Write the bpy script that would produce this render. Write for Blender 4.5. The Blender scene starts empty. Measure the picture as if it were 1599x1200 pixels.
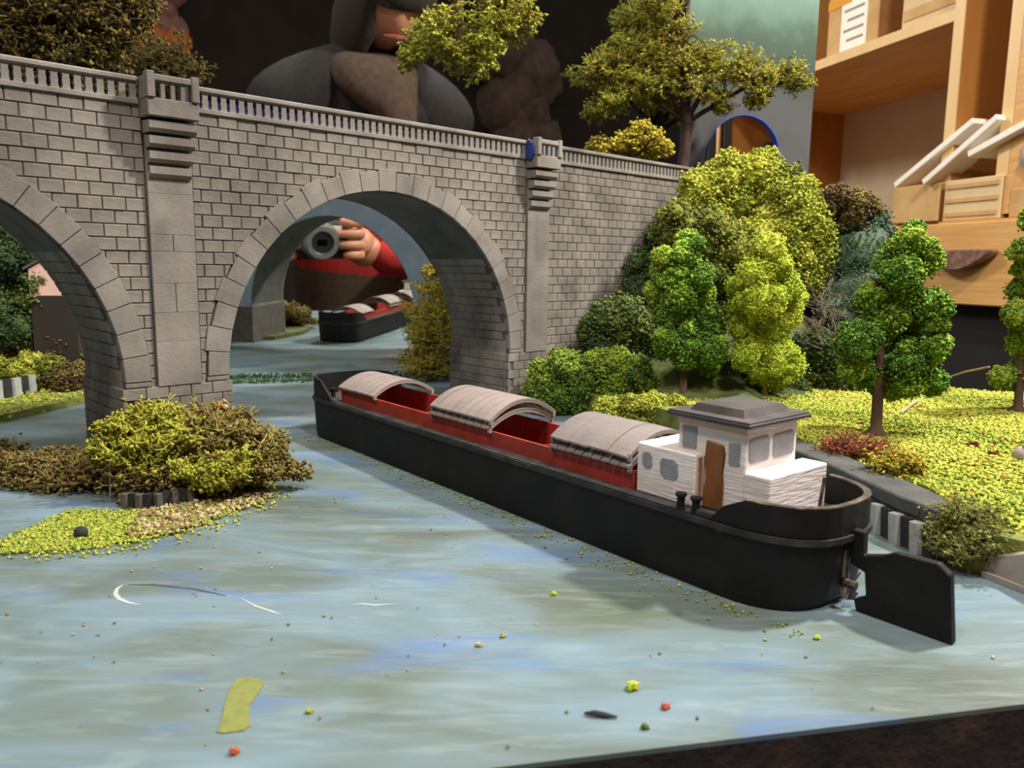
import bpy, bmesh, math, random
import numpy as np
from mathutils import Vector, Matrix

random.seed(7)
rng = np.random.default_rng(11)
sc = bpy.context.scene
COL = sc.collection
# 1 unit = 1 dm; the painted water is z = 0, the lens is 1 dm above it.

# ------------------------------------------------------------------ camera
FPX, PITCH, ROLL = 1220.0, 0.150, 0.011
cp, sp = math.cos(PITCH), math.sin(PITCH)
cF = Vector((0, cp, -sp)); U0 = Vector((0, sp, cp)); R0 = Vector((1, 0, 0))
cR = R0*math.cos(ROLL) + U0*math.sin(ROLL)
cU = U0*math.cos(ROLL) - R0*math.sin(ROLL)
CAM = Vector((0, 0, 1))
cd = bpy.data.cameras.new('camera'); cam = bpy.data.objects.new('camera', cd); COL.objects.link(cam)
M = Matrix((cR, cU, -cF)).transposed().to_4x4(); M.translation = CAM
cam.matrix_world = M
cd.sensor_width = 36; cd.lens = 36*FPX/1599; cd.clip_start = 0.02; cd.clip_end = 200
cd.dof.use_dof = True; cd.dof.focus_distance = 3.6; cd.dof.aperture_fstop = 2.6
sc.camera = cam

def at(px, py, Y):
    """point at depth Y (world y) on the sight line of a photo pixel"""
    r = cF + cR*((px-799.5)/FPX) + cU*((600-py)/FPX)
    return CAM + r*(Y/r.y)
def atz(px, py, z=0.0):
    r = cF + cR*((px-799.5)/FPX) + cU*((600-py)/FPX)
    return CAM + r*((z-1)/r.z)

# ------------------------------------------------------------------ light
w = bpy.data.worlds.new('room_light'); sc.world = w; w.use_nodes = True
w.node_tree.nodes['Background'].inputs[0].default_value = (1.0, 0.95, 0.88, 1)
w.node_tree.nodes['Background'].inputs[1].default_value = 0.34
def area(name, loc, target, size, power, col):
    l = bpy.data.lights.new(name, 'AREA'); l.shape = 'DISK'; l.size = size; l.energy = power; l.color = col
    o = bpy.data.objects.new(name, l); COL.objects.link(o); o.location = loc
    o.rotation_euler = (Vector(target)-Vector(loc)).to_track_quat('-Z', 'Y').to_euler()
    return o
area('ceiling_lamp', (6.0, 4.6, 8.5), (0.6, 4.0, 0), 0.7, 1650, (1.0, 0.95, 0.86))
area('ceiling_lamp_two', (4.0, -2.5, 12.0), (0.5, 3.5, 0), 1.4, 1200, (1.0, 0.95, 0.87))
area('ceiling_lamp_three', (-4.0, -1.5, 12.0), (0.0, 4.0, 0), 1.6, 800, (1.0, 0.95, 0.88))
area('room_lamp', (-3.0, 16.0, 9.0), (9.0, 15.0, 2.5), 2.0, 820, (1.0, 0.95, 0.88))
sc.view_settings.view_transform = 'Standard'; sc.view_settings.look = 'None'
sc.view_settings.exposure = 0.0; sc.view_settings.gamma = 1.0; sc.view_settings.use_curve_mapping = False

# ------------------------------------------------------------------ helpers
def lin(c):
    return tuple(((v/255)/12.92 if v/255 <= .04045 else ((v/255+.055)/1.055)**2.4) for v in c) + (1,)
MATS = {}
def mat(name, stops, rough=.7, scale=8, detail=4, bump=0, bscale=None, coord='Object', stretch=None, tint=None,
        metal=0, spec=None, rnd=0, distort=0, grime=0, lo=.3, hi=.7, rot=None):
    """noise ramp material: stops = list of sRGB; tint='attr' uses the mesh attribute instead of noise"""
    m = bpy.data.materials.new(name); m.use_nodes = True; nt = m.node_tree; N = nt.nodes; L = nt.links
    b = N['Principled BSDF']; b.inputs['Roughness'].default_value = rough; b.inputs['Metallic'].default_value = metal
    if spec is not None: b.inputs['Specular IOR Level'].default_value = spec
    tc = N.new('ShaderNodeTexCoord'); mp = N.new('ShaderNodeMapping')
    if stretch: mp.inputs['Scale'].default_value = stretch
    if rot: mp.inputs['Rotation'].default_value = rot
    L.new(tc.outputs[coord], mp.inputs[0])
    if len(stops) == 1 and not rnd:
        b.inputs['Base Color'].default_value = lin(stops[0])
    else:
        rp = N.new('ShaderNodeValToRGB'); e = rp.color_ramp.elements
        while len(e) < max(2, len(stops)): e.new(.5)
        ss = stops if len(stops) > 1 else stops*2
        for i, c in enumerate(ss):
            t = i/(len(ss)-1); e[i].position = lo+(hi-lo)*t if tint is None else t; e[i].color = lin(c)
        if tint:
            a = N.new('ShaderNodeAttribute'); a.attribute_name = 'tint'; L.new(a.outputs['Fac'], rp.inputs[0])
        else:
            n = N.new('ShaderNodeTexNoise'); n.inputs['Scale'].default_value = scale; n.inputs['Detail'].default_value = detail
            n.inputs['Distortion'].default_value = distort
            L.new(mp.outputs[0], n.inputs['Vector']); L.new(n.outputs['Fac'], rp.inputs[0])
        out = rp.outputs[0]
        if rnd:
            oi = N.new('ShaderNodeObjectInfo'); mr = N.new('ShaderNodeMapRange')
            mr.inputs['To Min'].default_value = 1-rnd; mr.inputs['To Max'].default_value = 1+rnd
            L.new(oi.outputs['Random'], mr.inputs['Value'])
            hs = N.new('ShaderNodeHueSaturation'); L.new(mr.outputs[0], hs.inputs['Value']); L.new(out, hs.inputs['Color']); out = hs.outputs[0]
        if grime:      # weather stains running down the whole structure
            ge = N.new('ShaderNodeNewGeometry'); m2 = N.new('ShaderNodeMapping'); m2.inputs['Scale'].default_value = (1, 1, .35); L.new(ge.outputs['Position'], m2.inputs[0])
            n3 = N.new('ShaderNodeTexNoise'); n3.inputs['Scale'].default_value = 2.6; n3.inputs['Detail'].default_value = 7; n3.inputs['Roughness'].default_value = .62; L.new(m2.outputs[0], n3.inputs['Vector'])
            r3 = N.new('ShaderNodeMapRange'); r3.inputs['From Min'].default_value = .42; r3.inputs['From Max'].default_value = .68; r3.inputs['To Max'].default_value = grime; L.new(n3.outputs['Fac'], r3.inputs['Value'])
            mx = N.new('ShaderNodeMix'); mx.data_type = 'RGBA'; L.new(r3.outputs[0], mx.inputs[0]); L.new(out, mx.inputs[6]); mx.inputs[7].default_value = lin((70, 62, 54)); out = mx.outputs[2]
        L.new(out, b.inputs['Base Color'])
    if bump:
        n2 = N.new('ShaderNodeTexNoise'); n2.inputs['Scale'].default_value = bscale or scale*4; n2.inputs['Detail'].default_value = 3
        L.new(mp.outputs[0], n2.inputs['Vector'])
        bp = N.new('ShaderNodeBump'); bp.inputs['Strength'].default_value = bump; bp.inputs['Distance'].default_value = .02
        L.new(n2.outputs['Fac'], bp.inputs['Height']); L.new(bp.outputs[0], b.inputs['Normal'])
    MATS[name] = m
    return m

def mesh_tri(name, V, Fc, mats, tint=None, midx=None, smooth=False):
    V = np.asarray(V, np.float32); Fc = np.asarray(Fc, np.int32)
    me = bpy.data.meshes.new(name); k = Fc.shape[1]
    me.vertices.add(len(V)); me.vertices.foreach_set('co', V.ravel())
    me.loops.add(Fc.size); me.loops.foreach_set('vertex_index', Fc.ravel())
    me.polygons.add(len(Fc)); me.polygons.foreach_set('loop_start', np.arange(len(Fc), dtype=np.int32)*k)
    me.update(calc_edges=True)
    if tint is not None:
        a = me.attributes.new('tint', 'FLOAT', 'FACE'); a.data.foreach_set('value', np.asarray(tint, np.float32))
    if midx is not None: me.polygons.foreach_set('material_index', np.asarray(midx, np.int32))
    if smooth: me.polygons.foreach_set('use_smooth', np.ones(len(Fc), bool))
    for m in (mats if isinstance(mats, (list, tuple)) else [mats]): me.materials.append(m)
    me.validate()
    return me

def link(name, me, parent=None, loc=(0, 0, 0), rot=(0, 0, 0), scale=(1, 1, 1)):
    o = bpy.data.objects.new(name, me); COL.objects.link(o)
    o.location = loc; o.rotation_euler = rot; o.scale = scale
    if parent: o.parent = parent
    return o
def tag(o, label, cat, group=None, kind=None):
    o['label'] = label
    if cat: o['category'] = cat
    if group: o['group'] = group
    if kind: o['kind'] = kind
    return o
def thing(name, label, cat, loc=(0, 0, 0), rz=0, group=None, kind=None):
    o = bpy.data.objects.new(name, None); COL.objects.link(o); o.location = loc; o.rotation_euler = (0, 0, rz); o.empty_display_size = .1
    return tag(o, label, cat, group, kind)

class MB:
    """collects simple shapes into one mesh"""
    def __init__(s): s.v = []; s.f = []; s.mi = []
    def add(s, V, Fs, mi=0):
        k = len(s.v); s.v += [tuple(p) for p in V]; s.f += [tuple(i+k for i in f) for f in Fs]; s.mi += [mi]*len(Fs); return s
    def box(s, x0, x1, y0, y1, z0, z1, mi=0):
        V = [(x, y, z) for z in (z0, z1) for y in (y0, y1) for x in (x0, x1)]
        return s.add(V, [(0, 2, 3, 1), (4, 5, 7, 6), (0, 1, 5, 4), (2, 6, 7, 3), (0, 4, 6, 2), (1, 3, 7, 5)], mi)
    def prism(s, P, a, b, axis='y', mi=0):
        """polygon P (2-tuples) extruded from a to b on an axis; P given in the other two axes in order"""
        n = len(P)
        def mk(p, t): return {'y': (p[0], t, p[1]), 'z': (p[0], p[1], t), 'x': (t, p[0], p[1])}[axis]
        V = [mk(p, a) for p in P] + [mk(p, b) for p in P]
        return s.add(V, [tuple(range(n)), tuple(range(2*n-1, n-1, -1))] + [(i, i+n, (i+1) % n+n, (i+1) % n) for i in range(n)], mi)
    def tube(s, pts, rads, n=8, mi=0, cap=True):
        pts = [Vector(p) for p in pts]; k = len(s.v); V = []; Fs = []
        up = Vector((0.123, 0.31, 0.94)).normalized()
        for i, p in enumerate(pts):
            t = (pts[min(i+1, len(pts)-1)]-pts[max(i-1, 0)])
            if t.length < 1e-9: t = Vector((0, 0, 1))
            t.normalize(); a = t.cross(up)
            if a.length < 1e-3: a = t.cross(Vector((1, 0, 0)))
            a.normalize(); b = t.cross(a)
            r = rads[i] if hasattr(rads, '__len__') else rads
            V += [p+(a*math.cos(6.2832*j/n)+b*math.sin(6.2832*j/n))*r for j in range(n)]
        for i in range(len(pts)-1):
            for j in range(n):
                j2 = (j+1) % n; Fs.append((i*n+j, i*n+j2, (i+1)*n+j2, (i+1)*n+j))
        if cap: Fs.append(tuple(range(n))[::-1]); Fs.append(tuple((len(pts)-1)*n+j for j in range(n)))
        return s.add(V, Fs, mi)
    def lathe(s, prof, n=24, c=(0, 0, 0), mi=0):
        V = [(c[0]+r*math.cos(6.2832*j/n), c[1]+r*math.sin(6.2832*j/n), c[2]+z) for r, z in prof for j in range(n)]
        Fs = [(i*n+j, i*n+(j+1) % n, (i+1)*n+(j+1) % n, (i+1)*n+j) for i in range(len(prof)-1) for j in range(n)]
        return s.add(V, Fs, mi)
    def mesh(s, name, mats, bevel=0, smooth=False, fix=True):
        me = bpy.data.meshes.new(name); me.from_pydata(s.v, [], s.f)
        for m in (mats if isinstance(mats, (list, tuple)) else [mats]): me.materials.append(m)
        me.polygons.foreach_set('material_index', s.mi)
        bm = bmesh.new(); bm.from_mesh(me)
        if fix: bmesh.ops.recalc_face_normals(bm, faces=bm.faces)
        if bevel: bmesh.ops.bevel(bm, geom=[e for e in bm.edges], offset=bevel, segments=1, affect='EDGES')
        bm.to_mesh(me); bm.free()
        if smooth: me.polygons.foreach_set('use_smooth', [True]*len(me.polygons))
        return me
    def build(s, name, mats, parent=None, bevel=0, smooth=False, loc=(0, 0, 0), rot=(0, 0, 0)):
        return link(name, s.mesh(name, mats, bevel, smooth), parent, loc, rot)

def randrot(n):
    q = rng.normal(size=(n, 4)); q /= np.linalg.norm(q, axis=1)[:, None]; a, b, c, d = q.T
    return np.stack([np.stack([1-2*(c*c+d*d), 2*(b*c-a*d), 2*(b*d+a*c)], 1), np.stack([2*(b*c+a*d), 1-2*(b*b+d*d), 2*(c*d-a*b)], 1), np.stack([2*(b*d-a*c), 2*(c*d+a*b), 1-2*(b*b+c*c)], 1)], 1)
TET = np.array([(1, 1, 1), (-1, -1, 1), (-1, 1, -1), (1, -1, -1)], float)*.6
TF = np.array([(0, 1, 2), (0, 2, 3), (0, 3, 1), (1, 3, 2)])
def granules(P, size, flat=1.0):
    n = len(P); Rm = randrot(n); sz = size*rng.uniform(.6, 1.5, n)
    V = np.einsum('nij,kj->nki', Rm, TET*np.array([1, 1, .7]))*sz[:, None, None]
    V[:, :, 2] *= flat
    V = V + P[:, None, :]
    Fc = TF[None]+np.arange(n)[:, None, None]*4
    return V.reshape(-1, 3), Fc.reshape(-1, 3)
_b = bmesh.new(); bmesh.ops.create_icosphere(_b, subdivisions=2, radius=1); _b.verts.ensure_lookup_table()
ICO2 = (np.array([v.co[:] for v in _b.verts]), np.array([[v.index for v in f.verts] for f in _b.faces])); _b.free()
_b = bmesh.new(); bmesh.ops.create_icosphere(_b, subdivisions=3, radius=1); _b.verts.ensure_lookup_table()
ICOV = np.array([v.co[:] for v in _b.verts]); ICOF = np.array([[v.index for v in f.verts] for f in _b.faces]); _b.free()
ICO3 = (ICOV, ICOF)

def foam(name, blobs, m, n=5000, size=.018, parent=None, core=.86, origin=(0, 0, 0), fuzz=.16, lumps=7):
    """spongy foliage: lumpy cores with crumbs all over; blobs = (x,y,z,r[,tint])"""
    B = np.array([b[:4] for b in blobs], float); T = np.array([b[4] if len(b) > 4 else rng.uniform(.25, .75) for b in blobs])
    B[:, :3] -= np.array(origin); nb0 = len(B)
    if lumps:
        D = rng.normal(size=(nb0, lumps, 3)); D[..., 2] += .25; D /= np.linalg.norm(D, axis=2)[..., None]
        rs = B[:, None, 3]*rng.uniform(.22, .5, (nb0, lumps)); C2 = B[:, None, :3]+D*(B[:, None, 3]*rng.uniform(.72, 1.02, (nb0, lumps)))[..., None]
        B = np.concatenate([B, np.column_stack([C2.reshape(-1, 3), rs.ravel()])]); T = np.concatenate([T, np.clip(np.repeat(T, lumps)+rng.normal(.03, .16, nb0*lumps), 0, 1)])
    ctr = B[:, :3]; r = B[:, 3]
    n = int(n*(2.6 if n > 800 else 1)); size = size*(.62 if n > 800 else 1)
    Vs, Fs, Ts = [], [], []; k = 0
    for bi, (c, rr, t) in enumerate(zip(ctr, r, T)):
        ph = rng.uniform(0, 6, 9); ICOV, ICOF = (ICO3 if bi < nb0 else ICO2)
        d = 1+.13*np.sin(ICOV@np.array([5, 3, 4])+ph[0])*np.sin(ICOV@np.array([-4, 6, 3])+ph[1])+.09*np.sin(ICOV@np.array([9, -7, 8])+ph[2])*np.cos(ICOV@np.array([7, 9, -8])+ph[3])+rng.uniform(-.05, .05, len(ICOV))
        V = ICOV*d[:, None]*rr*core+c; Vs.append(V); Fs.append(ICOF+k); k += len(V); Ts.append(np.clip(t+rng.normal(0, .12, len(ICOF)), 0, 1))
    pr = r**2/np.sum(r**2); ib = rng.choice(len(r), n, p=pr); D = rng.normal(size=(n, 3)); D /= np.linalg.norm(D, axis=1)[:, None]
    lump = 1+.12*np.sin(D@np.array([5, 3, 4.])*1.3+ib)*np.sin(D@np.array([-4, 6, 3.])+2*ib)
    P = ctr[ib]+D*(r[ib]*lump*(.9+np.abs(rng.normal(0, .13, n))))[:, None]
    keep = np.ones(n, bool)
    for c, rr in zip(ctr[:nb0], r[:nb0]): keep &= np.linalg.norm(P-c, axis=1) > .80*rr
    P = P[keep]; ib = ib[keep]
    V, Fc = granules(P, size); Vs.append(V); Fs.append(Fc+k); Ts.append(np.repeat(np.clip(T[ib]+rng.normal(0, .22, len(P)), 0, 1), 4))
    me = mesh_tri(name, np.concatenate(Vs), np.concatenate(Fs), m, np.concatenate(Ts))
    return link(name, me, parent, origin if parent is None else (0, 0, 0))

def moss(name, roots, m, n=120, size=.3, rad=.007, parent=None, up=.6, spread=1.0, levels=4, origin=(0, 0, 0), crumbs=0, csize=.014, tlo=0, thi=1, box=None):
    """wiry dried moss: forked stems growing out of a few roots (x,y,z[,size])"""
    segs = []
    def grow(p, d, L, r, lev, t):
        q = p+d*L; segs.append((p, q, r, r*.72, t))
        if lev == 0: return
        for _ in range(2 if random.random() < .65 else 3):
            nd = d+Vector((random.gauss(0, .75), random.gauss(0, .75), random.gauss(.02, .6)))
            nd.normalize()
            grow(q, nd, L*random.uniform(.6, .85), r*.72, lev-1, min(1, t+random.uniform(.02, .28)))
    for i in range(n):
        rt = roots[i % len(roots)]; s_ = rt[3] if len(rt) > 3 else size
        d = Vector((random.gauss(0, spread), random.gauss(0, spread), abs(random.gauss(up, .35)) if up > 0 else random.gauss(up, .35))).normalized()
        p = Vector(rt[:3])-Vector(origin)+Vector((random.uniform(-1, 1), random.uniform(-1, 1), random.uniform(-.3, .6)))*s_*.35
        grow(p, d, s_*random.uniform(.2, .36), rad*random.uniform(.8, 1.3), levels-1, random.uniform(tlo, tlo+(thi-tlo)*.6))
    A = np.array([s_[0][:] for s_ in segs]); Bq = np.array([s_[1][:] for s_ in segs]); ra = np.array([s_[2] for s_ in segs]); rb = np.array([s_[3] for s_ in segs]); t = np.array([s_[4] for s_ in segs])
    if box is not None:      # keep clear of a plane: (normal, offset) -> slide the tips back
        nrm, off = np.array(box[0]), box[1]
        for X in (A, Bq):
            ov = (X+np.array(origin))@nrm-off; X -= np.where(ov > 0, ov, 0)[:, None]*nrm
    D = Bq-A; D /= np.maximum(np.linalg.norm(D, axis=1), 1e-6)[:, None]
    X = np.cross(D, np.array([.3, .5, .81])); X /= np.maximum(np.linalg.norm(X, axis=1), 1e-6)[:, None]; Y = np.cross(D, X)
    V = []
    for base, r in ((A, ra), (Bq, rb)):
        for j in range(3):
            V.append(base+(X*math.cos(2.094*j)+Y*math.sin(2.094*j))*r[:, None])
    V = np.stack(V, 1).reshape(-1, 3); n_ = len(segs)
    q = np.array([(0, 1, 4), (0, 4, 3), (1, 2, 5), (1, 5, 4), (2, 0, 3), (2, 3, 5), (3, 4, 5)])
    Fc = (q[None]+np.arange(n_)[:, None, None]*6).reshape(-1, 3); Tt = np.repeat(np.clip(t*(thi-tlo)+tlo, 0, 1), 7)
    if crumbs:
        ii = rng.integers(0, n_, crumbs); P = Bq[ii]+rng.normal(0, .012, (crumbs, 3)); V2, F2 = granules(P, csize)
        Fc = np.concatenate([Fc, F2+len(V)]); V = np.concatenate([V, V2]); Tt = np.concatenate([Tt, np.repeat(np.clip(rng.normal(.75*(thi-tlo)+tlo, .15, crumbs), 0, 1), 4)])
    return link(name, mesh_tri(name, V, Fc, m, Tt), parent, origin if parent is None else (0, 0, 0))

# ------------------------------------------------------------------ materials
M_stone = mat('stone', [(104, 98, 92), (128, 121, 113), (142, 135, 127)], .85, 5, 6, .14, 60, rnd=.09, grime=.6)
M_stone2 = mat('dressed_stone', [(108, 102, 96), (130, 124, 117), (144, 137, 130)], .85, 4, 6, .12, 70, rnd=.06, grime=.5)
M_joint = mat('mortar', [(80, 73, 67), (98, 91, 84)], .95, 12, 4)
M_back = mat('back_paint', [(134, 146, 168), (150, 162, 180)], .8, 5, 3)
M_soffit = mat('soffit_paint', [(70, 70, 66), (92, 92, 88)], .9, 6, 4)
M_blue = mat('blue_paint', [(34, 66, 196), (54, 96, 226)], .6, 10, 3)
M_black = mat('hull_black', [(11, 11, 12), (18, 17, 17), (28, 26, 25)], .6, 7, 5, .12, 40, spec=.3)
M_deck = mat('deck_grey', [(44, 43, 46), (80, 76, 76)], .7, 14, 4)
M_red = mat('hold_red', [(150, 44, 32), (172, 56, 42), (140, 50, 42)], .55, 5, 4, .05)
M_hatch = mat('hatch_grey', [(134, 120, 116), (158, 144, 138)], .75, 6, 4, .12, 50)
M_hatch2 = mat('hatch_grey_dark', [(122, 112, 108), (142, 132, 128)], .75, 6, 4, .12, 50)
M_white = mat('cabin_white', [(226, 216, 212), (240, 232, 228)], .6, 6, 3, .25, 14, stretch=(1, 1, 9))
M_beige = mat('cabin_primer', [(206, 176, 148), (222, 196, 172)], .6, 6, 3)
M_win = mat('window_grey', [(134, 134, 140), (154, 154, 160)], .5, 25, 4)
M_door = mat('door_brown', [(104, 62, 22), (140, 88, 40)], .6, 14, 4, stretch=(1, 1, .5))
M_roof = mat('roof_grey', [(58, 54, 55), (90, 83, 80)], .7, 8, 4)
M_rooftrim = mat('roof_black', [(40, 38, 44), (62, 60, 66)], .6, 12, 3)
M_worn = mat('worn_rim', [(40, 35, 31), (66, 57, 48), (120, 104, 84)], .7, 20, 4)
M_foamA = mat('foam_green', [(52, 92, 32), (96, 138, 38), (138, 172, 50), (184, 200, 70)], .95, tint=True)
M_foamB = mat('foam_lime', [(124, 148, 36), (164, 182, 46), (194, 204, 66), (214, 214, 90)], .95, tint=True)
M_foamC = mat('foam_leaf', [(58, 88, 32), (98, 128, 38), (132, 156, 48), (172, 184, 68)], .95, tint=True)
M_foamD = mat('foam_olive', [(84, 96, 30), (132, 140, 40), (170, 174, 54), (202, 198, 84)], .95, tint=True)
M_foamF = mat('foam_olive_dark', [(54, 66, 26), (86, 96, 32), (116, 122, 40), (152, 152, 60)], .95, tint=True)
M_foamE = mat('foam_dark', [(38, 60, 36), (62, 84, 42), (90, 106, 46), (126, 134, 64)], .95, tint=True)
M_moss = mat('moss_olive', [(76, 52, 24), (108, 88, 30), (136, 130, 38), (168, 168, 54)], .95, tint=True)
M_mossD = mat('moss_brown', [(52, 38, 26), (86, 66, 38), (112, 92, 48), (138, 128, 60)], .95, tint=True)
M_mossE = mat('moss_dark', [(34, 40, 26), (56, 56, 30), (96, 80, 34), (132, 110, 42)], .95, tint=True)  # dark olive to brown tones of the upper left moss
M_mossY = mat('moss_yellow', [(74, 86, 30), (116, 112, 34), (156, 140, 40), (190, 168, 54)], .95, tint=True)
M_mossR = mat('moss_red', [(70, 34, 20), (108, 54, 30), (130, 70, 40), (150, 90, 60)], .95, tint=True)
M_bark = mat('bark', [(66, 46, 34), (100, 76, 58)], .9, 20, 4, .4, stretch=(1, 1, .3))
M_barkpale = mat('bark_pale', [(150, 130, 90), (180, 160, 120)], .9, 20, 4)
M_flock = mat('grass_flock', [(104, 128, 48), (150, 164, 54), (172, 180, 62), (190, 190, 80), (196, 182, 82)], .95, tint=True)
M_flockred = mat('red_crumb', [(180, 84, 48), (200, 112, 66)], .9, 30)
M_gravel = mat('gravel', [(96, 84, 46), (138, 116, 74), (176, 150, 108), (206, 188, 156)], .9, tint=True)
M_ground = mat('bank_ground', [(84, 96, 42), (116, 124, 54), (140, 140, 66)], .95, 9, 5, .5, 40)
M_rock = mat('green_rock', [(40, 58, 44), (62, 84, 62), (90, 108, 80)], .9, 4, 6, .5, 12)
M_kerb = mat('kerb_dark', [(58, 60, 58), (82, 84, 82)], .85, 8, 5, .3, 50)
M_pilel = mat('pile_grey', [(150, 152, 150), (176, 178, 176)], .85, 20, 4)
M_piled = mat('pile_dark', [(30, 30, 32), (50, 48, 48)], .85, 20, 4)
M_slab = mat('slab_stone', [(150, 138, 128), (176, 164, 154)], .85, 10, 4)
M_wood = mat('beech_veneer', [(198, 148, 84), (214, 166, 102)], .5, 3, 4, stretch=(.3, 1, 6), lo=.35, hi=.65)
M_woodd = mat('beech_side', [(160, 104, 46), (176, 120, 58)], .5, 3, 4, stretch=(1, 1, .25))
M_woodt = mat('beech_edge', [(216, 178, 120), (226, 190, 134)], .5, 3, 4, stretch=(1, 1, .25))
M_panel = mat('back_panel', [(196, 178, 152), (206, 188, 162)], .7, 2, 2)
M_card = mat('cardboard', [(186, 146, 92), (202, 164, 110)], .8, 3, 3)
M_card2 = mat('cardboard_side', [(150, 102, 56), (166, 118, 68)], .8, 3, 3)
M_cardlt = mat('cardboard_pale', [(206, 178, 132), (216, 190, 146)], .8, 3, 3)
M_paper = mat('white_paper', [(238, 230, 214), (246, 240, 226)], .7, 3, 2)
M_ink = mat('grey_print', [(150, 140, 132)], .8)
M_tape = mat('amber_tape', [(214, 150, 40)], .4)
M_dark = mat('dark_room', [(40, 31, 26), (52, 42, 36)], .95, 1, 3)
M_wallc = mat('wall_cream', [(204, 184, 156), (212, 194, 168)], .9, 1, 2)
M_floor = mat('floor_brown', [(84, 66, 52), (104, 84, 66)], .8, 1, 3)

# ------------------------------------------------------------------ setting: room, table and painted water
def structure(name, mb, m, label=None, **k):
    o = mb.build(name, m, **k); o['kind'] = 'structure'
    if label: o['label'] = label
    return o
structure('floor', MB().box(-30, 30, -30, 40, -8.2, -8), M_floor, 'brown floor of the room far below the table')
structure('wall_front', MB().box(-30, 30, -16.3, -16, -8, 18), M_dark, 'dark brown wall behind the photographer, seen in the mirror')
structure('wall_back', MB().box(-30, 30, 27, 27.3, -8, 18), M_wallc, 'cream wall far behind the shelves')

def water_mat():
    m = bpy.data.materials.new('painted_water'); m.use_nodes = True; N = m.node_tree.nodes; L = m.node_tree.links; b = N['Principled BSDF']
    tc = N.new('ShaderNodeTexCoord')
    def noise(sc_, st, rot, det=4, dis=0):
        mp = N.new('ShaderNodeMapping'); mp.inputs['Scale'].default_value = st; mp.inputs['Rotation'].default_value = (0, 0, rot)
        L.new(tc.outputs['Object'], mp.inputs[0]); n = N.new('ShaderNodeTexNoise'); n.inputs['Scale'].default_value = sc_; n.inputs['Detail'].default_value = det; n.inputs['Distortion'].default_value = dis
        L.new(mp.outputs[0], n.inputs[0]); return n.outputs['Fac']
    def ramp(src, st):
        r = N.new('ShaderNodeValToRGB'); e = r.color_ramp.elements
        while len(e) < len(st): e.new(.5)
        for i, (p, c) in enumerate(st): e[i].position = p; e[i].color = lin(c) if len(c) == 3 else c
        L.new(src, r.inputs[0]); return r.outputs[0]
    def mix(f, a, bb):
        x = N.new('ShaderNodeMix'); x.data_type = 'RGBA'; L.new(f, x.inputs[0]); L.new(a, x.inputs[6])
        if isinstance(bb, tuple): x.inputs[7].default_value = bb
        else: L.new(bb, x.inputs[7])
        return x.outputs[2]
    g = lambda v: (v, v, v, 1)
    base = ramp(noise(1.3, (1, 2.4, 1), .25, 5, .9), [(.28, (88, 98, 92)), (.43, (100, 114, 112)), (.55, (108, 128, 136)), (.72, (120, 142, 158))])
    green = ramp(noise(1.0, (1, 1.6, 1), -.3, 4, .6), [(.52, g(0)), (.72, g(.55))])
    c = mix(green, base, lin((92, 98, 70)))
    stroke = ramp(noise(3.5, (1, 5, 1), .22, 6, 1.2), [(.5, g(0)), (.78, g(.28))])
    c = mix(stroke, c, lin((164, 178, 182)))
    blue = ramp(noise(1.7, (1, 3, 1), .1, 3, .8), [(.56, g(0)), (.74, g(.5))])
    c = mix(blue, c, lin((74, 112, 178)))
    L.new(c, b.inputs['Base Color']); b.inputs['Roughness'].default_value = .42
    n2 = noise(16, (1, 5, 1), .2, 4)
    bp = N.new('ShaderNodeBump'); bp.inputs['Strength'].default_value = .12; bp.inputs['Distance'].default_value = .02; L.new(n2, bp.inputs['Height']); L.new(bp.outputs[0], b.inputs['Normal'])
    return m
M_water = water_mat()
M_tableside = mat('table_side', [(26, 22, 24), (44, 36, 34), (84, 56, 40)], .85, 9, 6, .3, 40, lo=.4, hi=.75)
ea = atz(800, 1196); eb = atz(1599, 1100); ed = (eb-ea).normalized(); en = Vector((-ed.y, ed.x, 0))
P0 = ea-ed*6; P1 = ea+ed*6
wp = [(P0.x, P0.y), (P1.x, P1.y), (P1.x+en.x*1.6, P1.y+en.y*1.6), (4.4, 5.15), (3.2, 5.65), (2.9, 7.96), (-6.6, 5.7)]
structure('water', MB().prism(wp, -.012, 0, 'z'), M_water, 'model river painted grey blue with green streaks on the board')
tb = thing('layout_table', 'dark speckled wooden edge of the table that carries the model', 'table', (0, 0, -.012))
MB().prism([(x, y) for x, y in wp], -.9, -.001, 'z').build('apron', M_tableside, tb)
for x, y in ((-4.2, 1.6), (3.6, 3.4), (-5, 5.2), (2.4, 6.6)):
    MB().box(x-.25, x+.25, y-.25, y+.25, -7.988, -.9).build('leg', M_tableside, tb, bevel=.02)

# ------------------------------------------------------------------ mirror and painted backdrop board
MA = math.radians(13.48); mt = Vector((math.cos(MA), math.sin(MA), 0)); mn = Vector((-math.sin(MA), math.cos(MA), 0)); MO = Vector((0, 7.2, 0))
MN = ((mn.x, mn.y, 0.0), 6.9)
M_glass = bpy.data.materials.new('mirror_silver'); M_glass.use_nodes = True
_p = M_glass.node_tree.nodes['Principled BSDF']; _p.inputs['Metallic'].default_value = 1; _p.inputs['Roughness'].default_value = .015; _p.inputs['Base Color'].default_value = (.78, .82, .79, 1)
M_gedge = mat('glass_edge', [(60, 92, 80)], .2)
mir = thing('mirror', 'large dusty mirror standing behind the viaduct as a backdrop', 'mirror', MO, MA)
mir.rotation_euler = (math.radians(1.43), 0, MA)
MB().box(-6.5, 1.56, 0, .012, .0, 4.3).build('mirror_glass', M_glass, mir)
MB().box(-6.5, 1.56, .014, .10, .0, 4.3).build('backing_board', M_card2, mir)
MB().box(-6.6, 1.56, -.03, .12, 4.31, 4.45).build('top_rail', M_woodd, mir, bevel=.01)
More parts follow.
